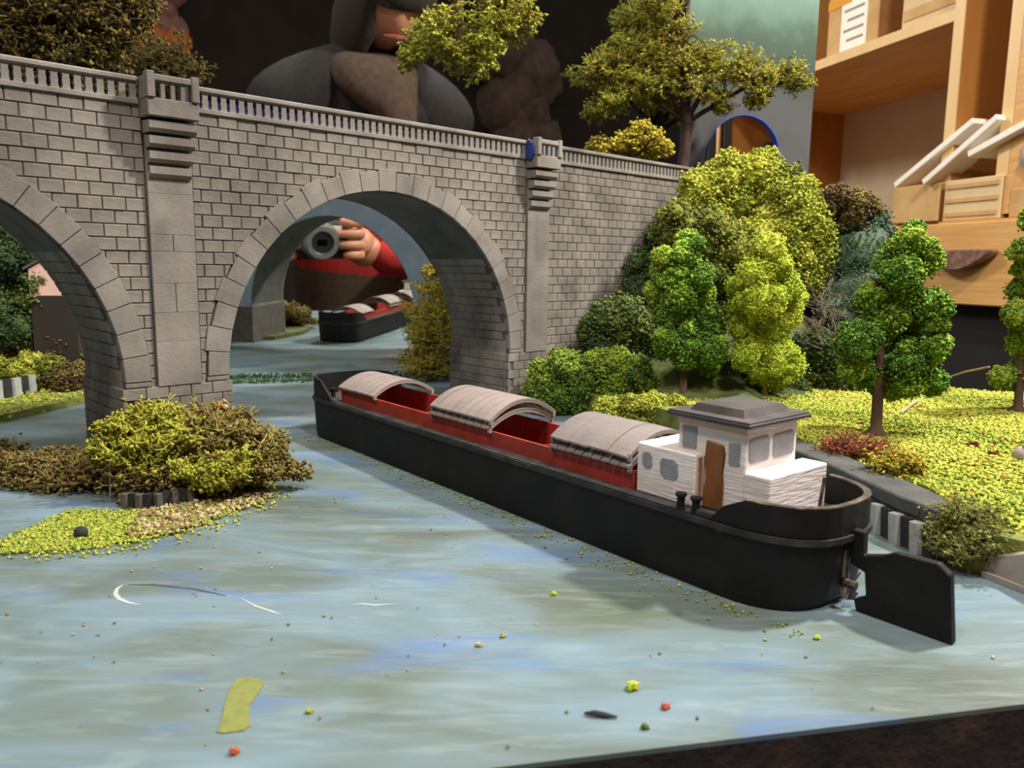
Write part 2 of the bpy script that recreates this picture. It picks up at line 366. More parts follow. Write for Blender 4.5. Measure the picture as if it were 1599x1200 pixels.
for (px, py, dx, dz) in ((955, 30, .10, -.26), (928, 40, .05, -.22), (1083, 205, .02, -.10), (455, 22, .01, -.06)):
    pass

def board_mat():
    m = bpy.data.materials.new('painted_landscape'); m.use_nodes = True; N = m.node_tree.nodes; L = m.node_tree.links; b = N['Principled BSDF']; b.inputs['Roughness'].default_value = .7
    tc = N.new('ShaderNodeTexCoord'); n = N.new('ShaderNodeTexNoise'); n.inputs['Scale'].default_value = 3; n.inputs['Detail'].default_value = 6; L.new(tc.outputs['Object'], n.inputs[0])
    sx = N.new('ShaderNodeSeparateXYZ'); L.new(tc.outputs['Object'], sx.inputs[0])
    a = N.new('ShaderNodeMath'); a.operation = 'MULTIPLY_ADD'; L.new(n.outputs['Fac'], a.inputs[0]); a.inputs[1].default_value = .7; L.new(sx.outputs['Z'], a.inputs[2])
    mr = N.new('ShaderNodeMapRange'); mr.inputs['From Min'].default_value = 2.2; mr.inputs['From Max'].default_value = 4.4; L.new(a.outputs[0], mr.inputs['Value'])
    r = N.new('ShaderNodeValToRGB'); e = r.color_ramp.elements
    for _ in range(4): e.new(.5)
    for i, (p, c) in enumerate([(.0, (80, 80, 83)), (.34, (66, 67, 68)), (.42, (44, 54, 46)), (.58, (52, 74, 58)), (.68, (78, 106, 90)), (.85, (106, 130, 120))]): e[i].position = p; e[i].color = lin(c)
    L.new(mr.outputs[0], r.inputs[0]); L.new(r.outputs[0], b.inputs['Base Color']); return m
bd = thing('backdrop_board', 'painted backdrop board with green hills and a round-topped tunnel opening', 'backdrop board', MO, MA)
hx, hr, hz, zb = 2.25, .385, 2.06, 1.60
X0, X1, ZT = 1.575, 2.965, 4.3
arc = [(hx+hr*math.cos(math.pi*i/20), hz+hr*math.sin(math.pi*i/20)) for i in range(21)]
mb = MB()
mb.prism([(X0, 0), (X1, 0), (X1, zb), (X0, zb)], 0, .05)
mb.prism([(X0, zb), (hx-hr, zb), (hx-hr, hz), (X0, hz)], 0, .05); mb.prism([(hx+hr, zb), (X1, zb), (X1, hz), (hx+hr, hz)], 0, .05)
for i in range(20):
    (xa, za), (xb, zc) = arc[i], arc[i+1]
    mb.prism([(xa, za), (xb, zc), (xb, ZT), (xa, ZT)], 0, .05)
mb.prism([(hx+hr, hz), (X1, hz), (X1, ZT), (hx+hr, ZT)], 0, .05); mb.prism([(X0, hz), (hx-hr, hz), (hx-hr, ZT), (X0, ZT)], 0, .05)
mb.build('painted_panel', board_mat(), bd)
mb = MB()
P = [(hx+hr, zb)]+arc+[(hx-hr, zb)]
for i in range(len(P)-1):
    (xa, za), (xb, zc) = P[i], P[i+1]
    k = .985
    mb.add([(xa, -.012, za), (xb, -.012, zc), (xb, .06, zc), (xa, .06, za), (hx+(xa-hx)*k, -.012, hz+(za-hz)*k if za > hz else za), (hx+(xb-hx)*k, -.012, hz+(zc-hz)*k if zc > hz else zc), (hx+(xb-hx)*k, .06, hz+(zc-hz)*k if zc > hz else zc), (hx+(xa-hx)*k, .06, hz+(za-hz)*k if za > hz else za)],
           [(0, 1, 2, 3), (7, 6, 5, 4), (0, 4, 5, 1), (3, 2, 6, 7)])
mb.build('opening_edge', M_blue, bd)

# ------------------------------------------------------------------ viaduct
BA = math.radians(43.5); BO = Vector((-1.821, 3.636, 0)); bdv = Vector((math.cos(BA), math.sin(BA), 0)); bbv = Vector((-math.sin(BA), math.cos(BA), 0))
via = thing('viaduct', 'grey stone railway viaduct with round arches and a balustrade', 'viaduct', BO, BA)
TH, ZL, ZC, RA, RO, ZP, ZR = .62, .405, .432, .99, 1.104, 1.715, 1.834
PITCHS = 2.48; ARC = [-.99, 1.49]; PIERS = [.25, 2.73]; SL = -2.3
def send(y):     # where the front/back end meets the backdrop plane
    return (6.95-(mn.dot(BO)+mn.dot(bbv)*y))/mn.dot(bdv)
# core: spandrel wall as vertical slices with arch holes, mortar coloured, face set back
FB = .008
core = MB(); back = MB(); sof = MB()
xs = [SL]
for c in ARC: xs += [c-RA*math.cos(math.pi*i/36) for i in range(37)]
xs = sorted(set(round(x, 5) for x in xs if x >= SL))
def zlow(x):
    for c in ARC:
        if abs(x-c) < RA-1e-4: return ZC+math.sqrt(max(0, RA*RA-(x-c)**2))
    return None
for xa, xb in zip(xs[:-1], xs[1:]):
    xm = (xa+xb)/2
    if zlow(xm) is None:
        core.box(xa, xb, FB, TH/2, 0, ZP); back.box(xa, xb, TH/2, TH, 0, ZP)
    else:
        za = zlow(xa) or ZC; zc = zlow(xb) or ZC
        for t, y0, y1 in ((core, FB, TH/2), (back, TH/2, TH)):
            t.prism([(xa, za), (xb, zc), (xb, ZP), (xa, ZP)], y0, y1)
xe0, xe1, xe2 = send(FB), send(TH/2), send(TH)
core.add([(xs[-1], FB, 0), (xe0, FB, 0), (xe1, TH/2, 0), (xs[-1], TH/2, 0), (xs[-1], FB, ZP), (xe0, FB, ZP), (xe1, TH/2, ZP), (xs[-1], TH/2, ZP)], [(0, 3, 2, 1), (4, 5, 6, 7), (0, 1, 5, 4), (1, 2, 6, 5), (2, 3, 7, 6), (3, 0, 4, 7)])
back.add([(xs[-1], TH/2, 0), (xe1, TH/2, 0), (xe2, TH, 0), (xs[-1], TH, 0), (xs[-1], TH/2, ZP), (xe1, TH/2, ZP), (xe2, TH, ZP), (xs[-1], TH, ZP)], [(0, 3, 2, 1), (4, 5, 6, 7), (0, 1, 5, 4), (1, 2, 6, 5), (2, 3, 7, 6), (3, 0, 4, 7)])
wallp = core.build('spandrel_wall', M_joint, via)
rear = back.build('rear_wall', M_back, via)
# soffit lining
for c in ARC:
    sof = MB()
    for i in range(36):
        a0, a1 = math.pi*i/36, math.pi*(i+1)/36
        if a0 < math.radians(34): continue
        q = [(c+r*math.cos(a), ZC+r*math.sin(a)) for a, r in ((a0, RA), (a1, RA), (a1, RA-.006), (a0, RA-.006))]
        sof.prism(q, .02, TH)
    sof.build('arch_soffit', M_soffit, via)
pass

# bricks
CH = .0605; BW = .1; J = .0034
bricks = []      # (poly in s,z , face) -> individual parts or joined stuff
def brick_poly(poly): bricks.append(('front', poly))
def cut(x, z):  # clear of every arch ring?
    return all(math.hypot(x-c, z-ZC) > RO for c in ARC)
nrow = int((ZP-0)/CH)
XEND = send(0)-.02
for r in range(nrow+1):
    z1 = ZP-r*CH; z0 = max(z1-CH, .0)
    if z1-z0 < .02: continue
    iv = [(SL, XEND)]
    def sub(iv, a, b):
        out = []
        for p, q in iv:
            if b <= p or a >= q: out.append((p, q)); continue
            if a > p: out.append((p, a))
            if b < q: out.append((b, q))
        return out
    zm = (z0+z1)/2
    for pc in PIERS:
        if z0 > ZL-.03: iv = sub(iv, pc-.109, pc+.109)     # pilaster
    for c in ARC:
        if z1 < ZC: iv = sub(iv, c-RO if z0 > ZL-.03 else c-RA, c+RO if z0 > ZL-.03 else c+RA)
        elif z0 < ZC+RO: iv = sub(iv, c-math.sqrt(max(0, RO**2-max(0, z1-ZC)**2)) if z1 < ZC+RO else c, c+math.sqrt(max(0, RO**2-max(0, z1-ZC)**2)) if z1 < ZC+RO else c)
    for a, b in iv:
        if b-a < .008: continue
        off = (r % 2)*.5*BW
        ks = [a]+[k*BW+off for k in range(int(a/BW)-2, int(b/BW)+3) if a+.02 < k*BW+off < b-.02]+[b]
        for xa, xb in zip(ks[:-1], ks[1:]):
            w_ = BW if random.random() > .1 else BW
            xaj, xbj = xa+J/2, xb-J/2
            pl = [(xaj, z0+J/2), (xbj, z0+J/2), (xbj, z1-J/2), (xaj, z1-J/2)]
            # slanted ends against the ring
            for c in ARC:
                if z0 >= ZC-.02 and z1 < ZC+RO and abs(xb-(c-math.sqrt(max(0, RO**2-max(0, z1-ZC)**2)))) < 1e-6:
                    xl = c-math.sqrt(max(0, RO**2-max(0, z0-ZC)**2))-J/2; pl[1] = (max(xl, xaj+.002), z0+J/2)
                if z0 >= ZC-.02 and z1 < ZC+RO and abs(xa-(c+math.sqrt(max(0, RO**2-max(0, z1-ZC)**2)))) < 1e-6:
                    xl = c+math.sqrt(max(0, RO**2-max(0, z0-ZC)**2))+J/2; pl[0] = (min(xl, xbj-.002), z0+J/2)
            bricks.append(pl)
def brick_mesh(pl, dep, prj):
    """chamfered block: back polygon at y=FB+.01, front inset at y=-proj"""
    cx = sum(p[0] for p in pl)/len(pl); cz = sum(p[1] for p in pl)/len(pl); n = len(pl)
    ins = [(p[0]+(.0035 if p[0] < cx else -.0035), p[1]+(.0035 if p[1] < cz else -.0035)) for p in pl]
    V = [(p[0], dep, p[1]) for p in pl]+[(p[0], -prj+.004, p[1]) for p in pl]+[(p[0], -prj, p[1]) for p in ins]
    Fs = [tuple(range(2*n, 3*n))]
    for k in (0, n):
        Fs += [(k+i, k+(i+1) % n, k+n+(i+1) % n, k+n+i) for i in range(n)]
    return V, Fs
def px_of(s_, z_):
    p = BO+bdv*s_+Vector((0, 0, z_))-CAM; d = p.dot(cF); return 799.5+FPX*p.dot(cR)/d, 600-FPX*p.dot(cU)/d, d
vis = []; rest = []
for pl in bricks:
    s_, z_ = (pl[0][0]+pl[1][0])/2, (pl[0][1]+pl[2][1])/2; x, y, d = px_of(s_, z_)
    if -30 < x < 1140 and -20 < y < 800 and not (170 < x < 430 and y > 655): vis.append((d, pl))
    elif x <= -30 and x > -900: rest.append(pl)
    elif y > 0 and x < 1300: rest.append(pl)
vis.sort(key=lambda t: t[0])
cache = {}
for d, pl in vis[:300]:
    cx = (pl[0][0]+pl[1][0])/2; cz = (pl[0][1]+pl[2][1])/2
    rel = tuple((round(p[0]-cx, 4), round(p[1]-cz, 4)) for p in pl)
    if rel not in cache:
        b_ = MB(); V, Fs = brick_mesh(rel, FB+.004, .0); b_.add(V, Fs); cache[rel] = b_.mesh('brick', M_stone)
    link('brick', cache[rel], wallp, (cx, -random.choice((0, .0015, .003, .004)), cz))
bm_ = MB()
for pl in [p for d, p in vis[300:]]+rest:
    V, Fs = brick_mesh(pl, FB+.004, random.choice((0, .001, .002))); bm_.add(V, Fs)
o = bm_.build('brick_courses', M_stone, wallp); o['kind'] = 'stuff'
# voussoirs: each stone a part
for ci, c in enumerate(ARC):
    nv = 27
    for i in range(nv):
        a0, a1 = math.pi*i/nv+.0016, math.pi*(i+1)/nv-.0016
        if ci == 0 and (a0 > math.radians(115)): continue
        hi = RO+((.012 if i % 2 else -.006) if ci else .003)
        pts = [(c+RA*math.cos(a0), ZC+RA*math.sin(a0)), (c+hi*math.cos(a0), ZC+hi*math.sin(a0)), (c+hi*math.cos(a1), ZC+hi*math.sin(a1)), (c+RA*math.cos(a1), ZC+RA*math.sin(a1))]
        MB().prism(pts, -.010, .03).build('voussoir', M_stone2, wallp, bevel=.002)
    # springers below the arch down to the ledge
    for s_ in (-1, 1):
        if ci == 0 and s_ < 0: continue
        xa, xb = sorted((c+s_*RA, c+s_*RO)); MB().box(xa, xb, -.010, .03, ZL+.003, ZC-.003).build('springer_stone', M_stone2, wallp, bevel=.002)
# barrel stones on the flanks of the arches and pier sides (each too slanted to pick apart)
bar = MB()
for c in ARC:
    da = CH/RA
    bar.box(c+RA-.006, c+RA+.01, .032, TH+.011, ZL-.01, ZC+.003); bar.box(c-RA-.01, c-RA+.006, .032, TH+.011, ZL-.01, ZC+.003)
    for i in range(11):
        a0, a1 = da*i+.003, da*(i+1)-.003
        for k in range(6):
            y0 = .032+k*.098+(i % 2)*.03; y1 = min(y0+.094, TH-.002)
            if y1-y0 < .02: continue
            bar.prism([(c+r*math.cos(a), ZC+r*math.sin(a)) for a, r in ((a0, RA+.01), (a1, RA+.01), (a1, RA-.007), (a0, RA-.007))], y0, y1)
o = bar.build('barrel_stones', M_stone, via); o['kind'] = 'stuff'
# pier plinths below the ledge with side stones
for pc in PIERS:
    pl_ = MB().box(pc-.262, pc+.262, -.006, TH+.01, 0, ZL-.004).build('pier_plinth', M_joint, via)
    for r in range(7):
        z1 = ZL-r*CH*.97; z0 = max(z1-CH*.97, .0)
        for k in range(6):
            y0 = -.012+k*.107+(r % 2)*.05; y1 = min(y0+.103, TH+.012)
            if r % 2 and k == 0: MB().box(pc-.268, pc-.25, -.012, y0-.004, z0+.002, z1-.002).build('side_stone', M_stone, pl_, bevel=.002)
            if y1-y0 > .02: MB().box(pc-.268, pc-.25, y0, y1, z0+.002, z1-.002).build('side_stone', M_stone, pl_, bevel=.002)
        for k in range(5):
            x0 = pc-.268+k*.107+(r % 2)*.05; x1 = min(x0+.103, pc+.268)
            if x1-x0 > .02: MB().box(x0, x1, -.014, .01, z0+.002, z1-.002).build('front_stone', M_stone, pl_, bevel=.002)
# pilasters with a few large stones and corbelled refuge bays
for pi_, pc in enumerate(PIERS):
    zs = [ZL, .62, .76, .9, 1.05, 1.13, 1.32, 1.60] if pi_ == 0 else [ZL, .7, 1.0, 1.3, 1.6]
    for k, (z0, z1) in enumerate(zip(zs[:-1], zs[1:])):
        if k in (2, 4) and pi_ == 0:
            MB().box(pc-.104, pc-.002, -.018, .02, z0+.0008, z1-.0008).build('pilaster_stone', M_stone2, via, bevel=.0015)
            MB().box(pc+.001, pc+.104, -.018, .02, z0+.0008, z1-.0008).build('pilaster_stone', M_stone2, via, bevel=.0015)
        else: MB().box(pc-.104, pc+.104, -.018, .02, z0+.0004, z1-.0004).build('pilaster_stone', M_stone2, via, bevel=.001)
    bay = MB().box(pc-.116, pc+.116, -.112, .02, 1.655, 1.735).build('refuge_bay', M_stone2, via, bevel=.004)
    for k in range(4):
        z1 = 1.655-k*.066; e = .095-k*.018
        MB().prism([(0.01, z1-.066), (-e+.012, z1-.066), (-e, z1-.05), (-e, z1-.016), (-.02, z1-.012), (.01, z1)], pc-.108+k*.004, pc+.108-k*.004, 'x').build('corbel', M_stone2, bay)
    MB().box(pc-.116, pc+.116, -.118, -.082, 1.806, ZR+.004).build('bay_rail', M_stone2, bay, bevel=.006)
    for s_ in (-1, 1):
        MB().box(pc+s_*.100-.018, pc+s_*.100+.018, -.122, -.07, 1.733, ZR+.014).build('bay_post', M_stone2, bay, bevel=.004)
        MB().box(pc+s_*.105-.012, pc+s_*.105+.012, -.085, .01, 1.733, ZR).build('bay_cheek', M_stone2, bay, bevel=.003)
    for k in (-1, 0, 1):
        MB().box(pc+k*.045-.011, pc+k*.045+.011, -.108, -.09, 1.733, 1.808).build('baluster', M_stone2, bay, bevel=.003)
# parapets
bal = MB().prism([(-.0165, 0), (.0165, 0), (.0165, .006), (.0135, .016), (.0155, .034), (.0125, .055), (.0165, .066), (.0165, .072), (-.0165, .072), (-.0165, .066), (-.0125, .055), (-.0155, .034), (-.0135, .016), (-.0165, .006)], -.010, .012).mesh('baluster', M_stone2)
bpitch = .045
for (a, b) in ((-1.0, PIERS[0]-.12), (PIERS[0]+.12, PIERS[1]-.12), (PIERS[1]+.12, send(0)-.1)):
    par = MB().box(a, b, -.014, .02, ZP-.004, ZP+.020).build('parapet_base', M_stone2, via, bevel=.003)
    MB().box(a, b, -.022, .022, 1.806, ZR).build('coping_rail', M_stone2, par, bevel=.007)
    n = int((b-a)/bpitch)
    for i in range(n): link('baluster', bal, par, (a+(i+.5)*(b-a)/n, 0, ZP+.019))
MB().box(SL, -1.0, -.014, .02, ZP-.004, ZR).build('plain_parapet', M_stone2, via)
MB().box(PIERS[0]+.15, 4.3, .0125, .0165, ZP+.019, 1.8055).build('blue_backing_strip', M_blue, via)
MB().prism([(-.01, 1.72), (-.06, 1.70), (-.09, 1.74), (-.085, 1.80), (-.03, ZR+.012), (-.01, 1.80)], PIERS[1]-.130, PIERS[1]-.112, 'x').build('blue_paint_smear', mat('navy_paint', [(22, 36, 96), (34, 56, 140)], .6, 20, 3), via, bevel=.004)
dk = MB(); dk.prism([(SL, .02), (send(.02), .02), (send(TH-.02), TH-.02), (SL, TH-.02)], ZP, ZP+.012, 'z').build('deck', M_kerb, via)
rp = MB(); rp.prism([(SL, TH-.03), (send(TH-.03), TH-.03), (send(TH), TH), (SL, TH)], ZP, ZR-.03, 'z').build('rear_parapet', M_back, via)

# ------------------------------------------------------------------ barge
GA = math.radians(-50.9); GO = Vector((-.557, 3.757, 0)); gx = Vector((math.cos(GA), math.sin(GA), 0)); gy = Vector((-math.sin(GA), math.cos(GA), 0))
brg = thing('barge', 'long black canal barge with open red hold and white wheelhouse', 'barge', GO, GA)
VC, HB, UB, US = .25, .25, -1.085, 2.19
def outline(n=16, inset=0, shrink=0):
    pts = []
    for i in range(n+1):      # bow, from port to starboard
        a = math.pi*i/n; c, s_ = math.cos(a), math.sin(a)
        pts.append((-.86-(.225-inset-shrink)*abs(s_)**.75, VC-(HB-inset)*(abs(c)**.62)*(1 if c > 0 else -1)))
    for i in range(n+1):
        a = math.pi*i/n; c, s_ = math.cos(a), math.sin(a)
        pts.append((1.90+(.29-inset-shrink)*abs(s_)**.85, VC+(HB-inset)*(abs(c)**.75)*(1 if c > 0 else -1)))
    out = [pts[0]]
    for p in pts[1:]:
        if math.dist(p, out[-1]) > 1e-4: out.append(p)
    return out
ol = outline(); n = len(ol)
hull = MB()
rows = []
for z, ins, shr in ((0.0, .006, .045), (.03, .002, .03), (.12, .001, .012), (.222, 0, 0), (.236, 0, 0)):
    rows.append([(x, y, z) for x, y in outline(16, ins, shr)])
V = [p for r in rows for p in r]
Fs = [(k*n+i, k*n+(i+1) % n, (k+1)*n+(i+1) % n, (k+1)*n+i) for k in range(len(rows)-1) for i in range(n)]
hull.add(V, Fs); hull.add(rows[0], [tuple(range(n))])
hobj = hull.build('hull', M_black, brg)
# rubbing strake
M_strake = mat('strake_black', [(22, 21, 22), (44, 42, 42), (84, 76, 70)], .6, 9, 5, lo=.4, hi=.8)
st = MB()
so, si = outline(16, -.009), outline(16, .002)
V = [(x, y, z) for z in (.214, .232) for x, y in so]+[(x, y, z) for z in (.214, .232) for x, y in si]
st.add(V, [(i, (i+1) % n, n+(i+1) % n, n+i) for i in range(n)]+[(n+i, n+(i+1) % n, 3*n+(i+1) % n, 3*n+i) for i in range(n)]+[(i, 2*n+i, 2*n+(i+1) % n, (i+1) % n) for i in range(n)])
st.build('rubbing_strake', M_strake, brg)
# decks
H0, H1, C0, C1 = -.755, 1.475, .08, .42
dkm = MB()
fo = [p for p in ol if p[0] <= H0]; fo.sort(key=lambda p: p[1]); dkm.prism([(H0, fo[0][1]+.003)]+[(x+.004, y) for x, y in fo]+[(H0, fo[-1][1]-.003)], .205, .226, 'z')
af = [p for p in ol if p[0] >= H1]; af.sort(key=lambda p: p[1]); dkm.prism([(H1, af[0][1]+.003)]+[(x-.004, y) for x, y in af]+[(H1, af[-1][1]-.003)], .205, .226, 'z')
dkm.box(H0, H1, .004, C0, .205, .226); dkm.box(H0, H1, C1, .496, .205, .226)
dkm.build('deck', M_deck, brg)
MB().box(H0, H1, C0, C0+.014, .03, .292).build('coaming', M_red, brg); MB().box(H0, H1, C1-.014, C1, .03, .292).build('coaming', M_red, brg)
MB().box(H0, H0+.014, C0+.014, C1-.014, .03, .292).build('coaming', M_red, brg); MB().box(H1-.014, H1, C0+.014, C1-.014, .03, .292).build('coaming', M_red, brg)
MB().box(H0, H1, C0, C1, .02, .035).build('hold_floor', M_red, brg)
for u_ in (-.3, .18, .68, 1.05): MB().box(u_-.01, u_+.01, C0+.014, C1-.014, .035, .20).build('hold_frame', M_red, brg)
# bulwarks with thickness
def bulwark(name, pts, top):
    m_ = MB(); k = len(pts)
    for i in range(k-1):
        (xa, ya), (xb, yb) = pts[i], pts[i+1]
        za, zb_ = top(pts[i]), top(pts[i+1])
        if max(za, zb_) < .232: continue
        ia = (xa+(.0 if abs(ya-VC) > .24 else (.016 if xa < 0 else -.016)), VC+(ya-VC)*.945); ib = (xb+(.0 if abs(yb-VC) > .24 else (.016 if xb < 0 else -.016)), VC+(yb-VC)*.945)
        m_.add([(xa, ya, .228), (xb, yb, .228), (xb, yb, zb_), (xa, ya, za), (ia[0], ia[1], .22), (ib[0], ib[1], .22), (ib[0], ib[1], zb_), (ia[0], ia[1], za)],
               [(0, 1, 2, 3), (5, 4, 7, 6), (3, 2, 6, 7)])
        if i in (0,) or i == k-2: m_.add([(xa, ya, .228), (xa, ya, za), (ia[0], ia[1], za), (ia[0], ia[1], .22)] if i == 0 else [(xb, yb, .228), (xb, yb, zb_), (ib[0], ib[1], zb_), (ib[0], ib[1], .22)], [(0, 1, 2, 3)])
    return m_
def port_line(side, us): return [(u, VC-HB if side < 0 else VC+HB) for u in us]
fo2 = sorted([p for p in ol if p[0] <= -.859], key=lambda p: p[1]); fo2 = [(-.70, 0), (-.78, 0), (-.84, 0)]+fo2+[(-.84, .5), (-.78, .5), (-.70, .5)]
bulwark('b', fo2, lambda p: .348 if p[0] < -.875 else max(.23, .23+(-.70-p[0])/.175*.118)).build('bow_bulwark', M_black, brg)
af2 = sorted([p for p in ol if p[0] >= 1.899], key=lambda p: p[1]); af2 = [(1.85, 0), (1.875, 0)]+af2+[(1.875, .5), (1.85, .5)]
ft = lambda p: .322 if p[0] > 1.93 else max(.23, .232+(p[0]-1.85)/.08*.09)
bulwark('b', af2, ft).build('stern_bulwark', M_black, brg)
cap = MB(); q = [p for p in af2 if p[0] >= 1.93]
for (xa, ya), (xb, yb) in zip(q[:-1], q[1:]):
    o1 = [(xa, ya), (xb, yb)]; i1 = [(xa-(.02 if abs(ya-VC) < .24 else .0), VC+(ya-VC)*.93), (xb-(.02 if abs(yb-VC) < .24 else 0), VC+(yb-VC)*.93)]
    P4 = [o1[0], o1[1], i1[1], i1[0]]; cap.prism(P4, .320, .325, 'z')
cap.build('bulwark_cap', M_worn, brg)
MB().box(1.80, 1.86, .004, .02, .226, .25).build('rail_foot', M_deck, brg)
for u_ in (1.715, 1.775):
    MB().lathe([(0, 0), (.016, 0), (.013, .012), (.013, .04), (.019, .046), (.019, .054), (0, .054)], 12, (u_, .035, .226)).build('bollard', M_black, brg)
for v_ in (.1, .4): MB().lathe([(0, 0), (.016, 0), (.013, .012), (.013, .04), (.019, .046), (.019, .054), (0, .054)], 12, (-.90, v_, .226)).build('bollard', M_black, brg)
MB().box(-.80, -.765, .085, .115, .226, .30).build('coaming_post', M_cardlt, brg, bevel=.004)
MB().box(-.86, -.79, .12, .38, .226, .262).build('fore_hatch', M_deck, brg, bevel=.006)
# rudder, stern post and propeller
R_ = [(2.185, .245), (2.222, .245), (2.225, .176), (2.28, .192), (2.315, .211), (2.43, .214), (2.463, .190), (2.484, .002), (2.215, .002), (2.206, .036), (2.241, .055), (2.232, .126), (2.188, .14)]
MB().prism(R_, VC-.014, VC+.014).build('rudder', M_black, brg, bevel=.003)
MB().tube([(2.178, VC-.03, .10), (2.178, VC-.035, .20), (2.175, VC-.03, .27)], .006, 8).build('rudder_stock', M_worn, brg)
prop = MB(); prop.tube([(2.14, VC, .07), (2.205, VC, .07)], .014, 8)
for k in range(4):
    a = k*math.pi/2+.4; ca, sa = math.cos(a), math.sin(a)
    prop.add([(2.186, VC+ca*.01, .07+sa*.01), (2.196, VC+ca*.045-sa*.02, .07+sa*.045+ca*.02), (2.190, VC+ca*.058, .07+sa*.058), (2.180, VC+ca*.045+sa*.02, .07+sa*.045-ca*.02)], [(0, 1, 2, 3), (3, 2, 1, 0)])
prop.build('propeller', M_worn, brg)
# cabin
fc = MB().box(1.485, 1.735, .075, .425, .226, .402).build('forward_cabin', M_white, brg, bevel=.005)
MB().box(1.735, 1.742, .08, .105, .226, .395).build('corner_trim', M_beige, fc)
def winplate(name, u0, u1, z0, z1, v, parent, m=M_win, c=.016, side='port'):
    P = [(u0+c, z0), (u1-c*.8, z0+.002), (u1, z0+c), (u1-.002, z1-c*.7), (u1-c, z1), (u0+c*.6, z1-.003), (u0, z1-c), (u0+.003, z0+c*.8)]
    m_ = MB()
    if side == 'port': m_.prism(P, v-.003, v+.006)
    else: m_.prism(P, v-.006, v+.003, 'x')
    return m_.build(name, m, parent)
winplate('window', 1.510, 1.556, .318, .375, .075, fc, c=.014); winplate('window', 1.59, 1.668, .300, .370, .075, fc, c=.018)
wh = MB().box(1.635, 1.898, .108, .392, .226, .520).build('wheelhouse', M_white, brg, bevel=.004)
MB().box(1.634, 1.90, .104, .11, .492, .519).build('eaves_band', M_beige, wh)
winplate('window', 1.652, 1.712, .412, .488, .108, wh, c=.006); winplate('window', 1.836, 1.880, .388, .462, .108, wh, c=.006)
MB().prism([(1.748, .232), (1.822, .234), (1.825, .30), (1.819, .36), (1.825, .42), (1.818, .445), (1.754, .452), (1.750, .40), (1.756, .33)], .100, .115).build('door', M_door, wh, bevel=.002)
MB().box(1.735, 1.748, .102, .112, .232, .40).build('door_frame', M_beige, wh)
for v0, v1 in ((.122, .232), (.252, .372)): winplate('window', v0, v1, .398, .478, 1.898, wh, c=.012, side='aft')
rf = MB().box(1.605, 1.928, .075, .425, .518, .532).build('roof', M_rooftrim, brg, bevel=.004)
MB().box(1.61, 1.923, .08, .42, .532, .538).build('roof_skin', M_roof, rf, bevel=.002)
MB().add([(1.665, .125, .538), (1.875, .125, .538), (1.875, .375, .538), (1.665, .375, .538), (1.68, .14, .562), (1.86, .14, .562), (1.86, .36, .562), (1.68, .36, .562)], [(0, 1, 5, 4), (1, 2, 6, 5), (2, 3, 7, 6), (3, 0, 4, 7), (4, 5, 6, 7)]).build('raised_roof_panel', M_roof, rf)
at_ = MB().box(1.896, 1.987, .108, .437, .226, .374).build('aft_trunk', M_white, brg, bevel=.004)
MB().tube([(2.04, .30, .226), (2.05, .31, .36)], .006, 6).build('flag_stub', M_worn, brg)

# hatch covers: loose arched covers resting on the coamings
def hatch(label, u0, u1, z, ribs, m, crown=.072, sag=0, stepped=False):
    h = thing('hatch_cover', label, 'hatch cover', GO+gx*((u0+u1)/2)+gy*VC+Vector((0, 0, z)), GA, 'arched hatch covers on the barge')
    Lh = (u1-u0)/2; hw = .192; N_ = 14; plank = (u1-u0)/ribs
    arcp = [(hw*math.sin(t), crown*(math.cos(t*1.25)-math.cos(1.25*1.0))/(1-math.cos(1.25))) for t in np.linspace(-1, 1, N_)]
    arcp = [(-hw+2*hw*i/(N_-1), crown*(1-(2*i/(N_-1)-1)**2)) for i in range(N_)]
    for k in range(ribs):
        xa, xb = -Lh+k*plank+.002, -Lh+(k+1)*plank-.002
        m_ = MB(); V = []
        for x, dz in ((xa, 0), (xb, random.uniform(-.002, .002)-(sag if k % 2 else 0))):
            V += [(x, y, zz+dz) for y, zz in arcp]+[(x, y, zz+dz+.008) for y, zz in arcp]
        Fs = []
        for i in range(N_-1):
            a, b_, c_, d_ = i, i+1, 2*N_+i+1, 2*N_+i
            Fs += [(a, d_, c_, b_), (a+N_, b_+N_, c_+N_, d_+N_), (a, b_, b_+N_, a+N_), (d_, d_+N_, c_+N_, c_)]
        Fs += [(0, N_, 3*N_, 2*N_), (N_-1, 3*N_-1, 4*N_-1, 2*N_-1)]
        m_.add(V, Fs); m_.build('plank', m, h)
    for s_ in (-1, 1):
        m_ = MB()
        P = [(y*.99, zz-.002) for y, zz in arcp]+[(y*.99, zz-.012) for y, zz in reversed(arcp)]
        m_.prism(P, s_*Lh*.97-.004, s_*Lh*.97+.004, 'x'); m_.build('end_rib', m, h)
        for q in (-1, 1): MB().box(s_*Lh*.97-.006, s_*Lh*.97+.006, q*hw*.93-.006, q*hw*.93+.006, -.016, .012).build('foot', m, h)
    return h
hatch('single arched grey hatch cover at the bow end of the barge', -.75, -.345, .306, 7, M_hatch)
hatch('lower of the two stacked hatch covers in the middle of the barge', .19, .655, .302, 8, M_hatch, .068)
hatch('upper planked hatch cover stacked on another amidships', .195, .665, .338, 8, M_hatch, .078)
hatch('lower hatch cover under the smooth one before the wheelhouse', 1.045, 1.465, .302, 9, M_hatch2, .066)
hatch('upper smooth sagging hatch cover nearest the white wheelhouse', 1.05, 1.462, .340, 4, M_hatch2, .074, .004)

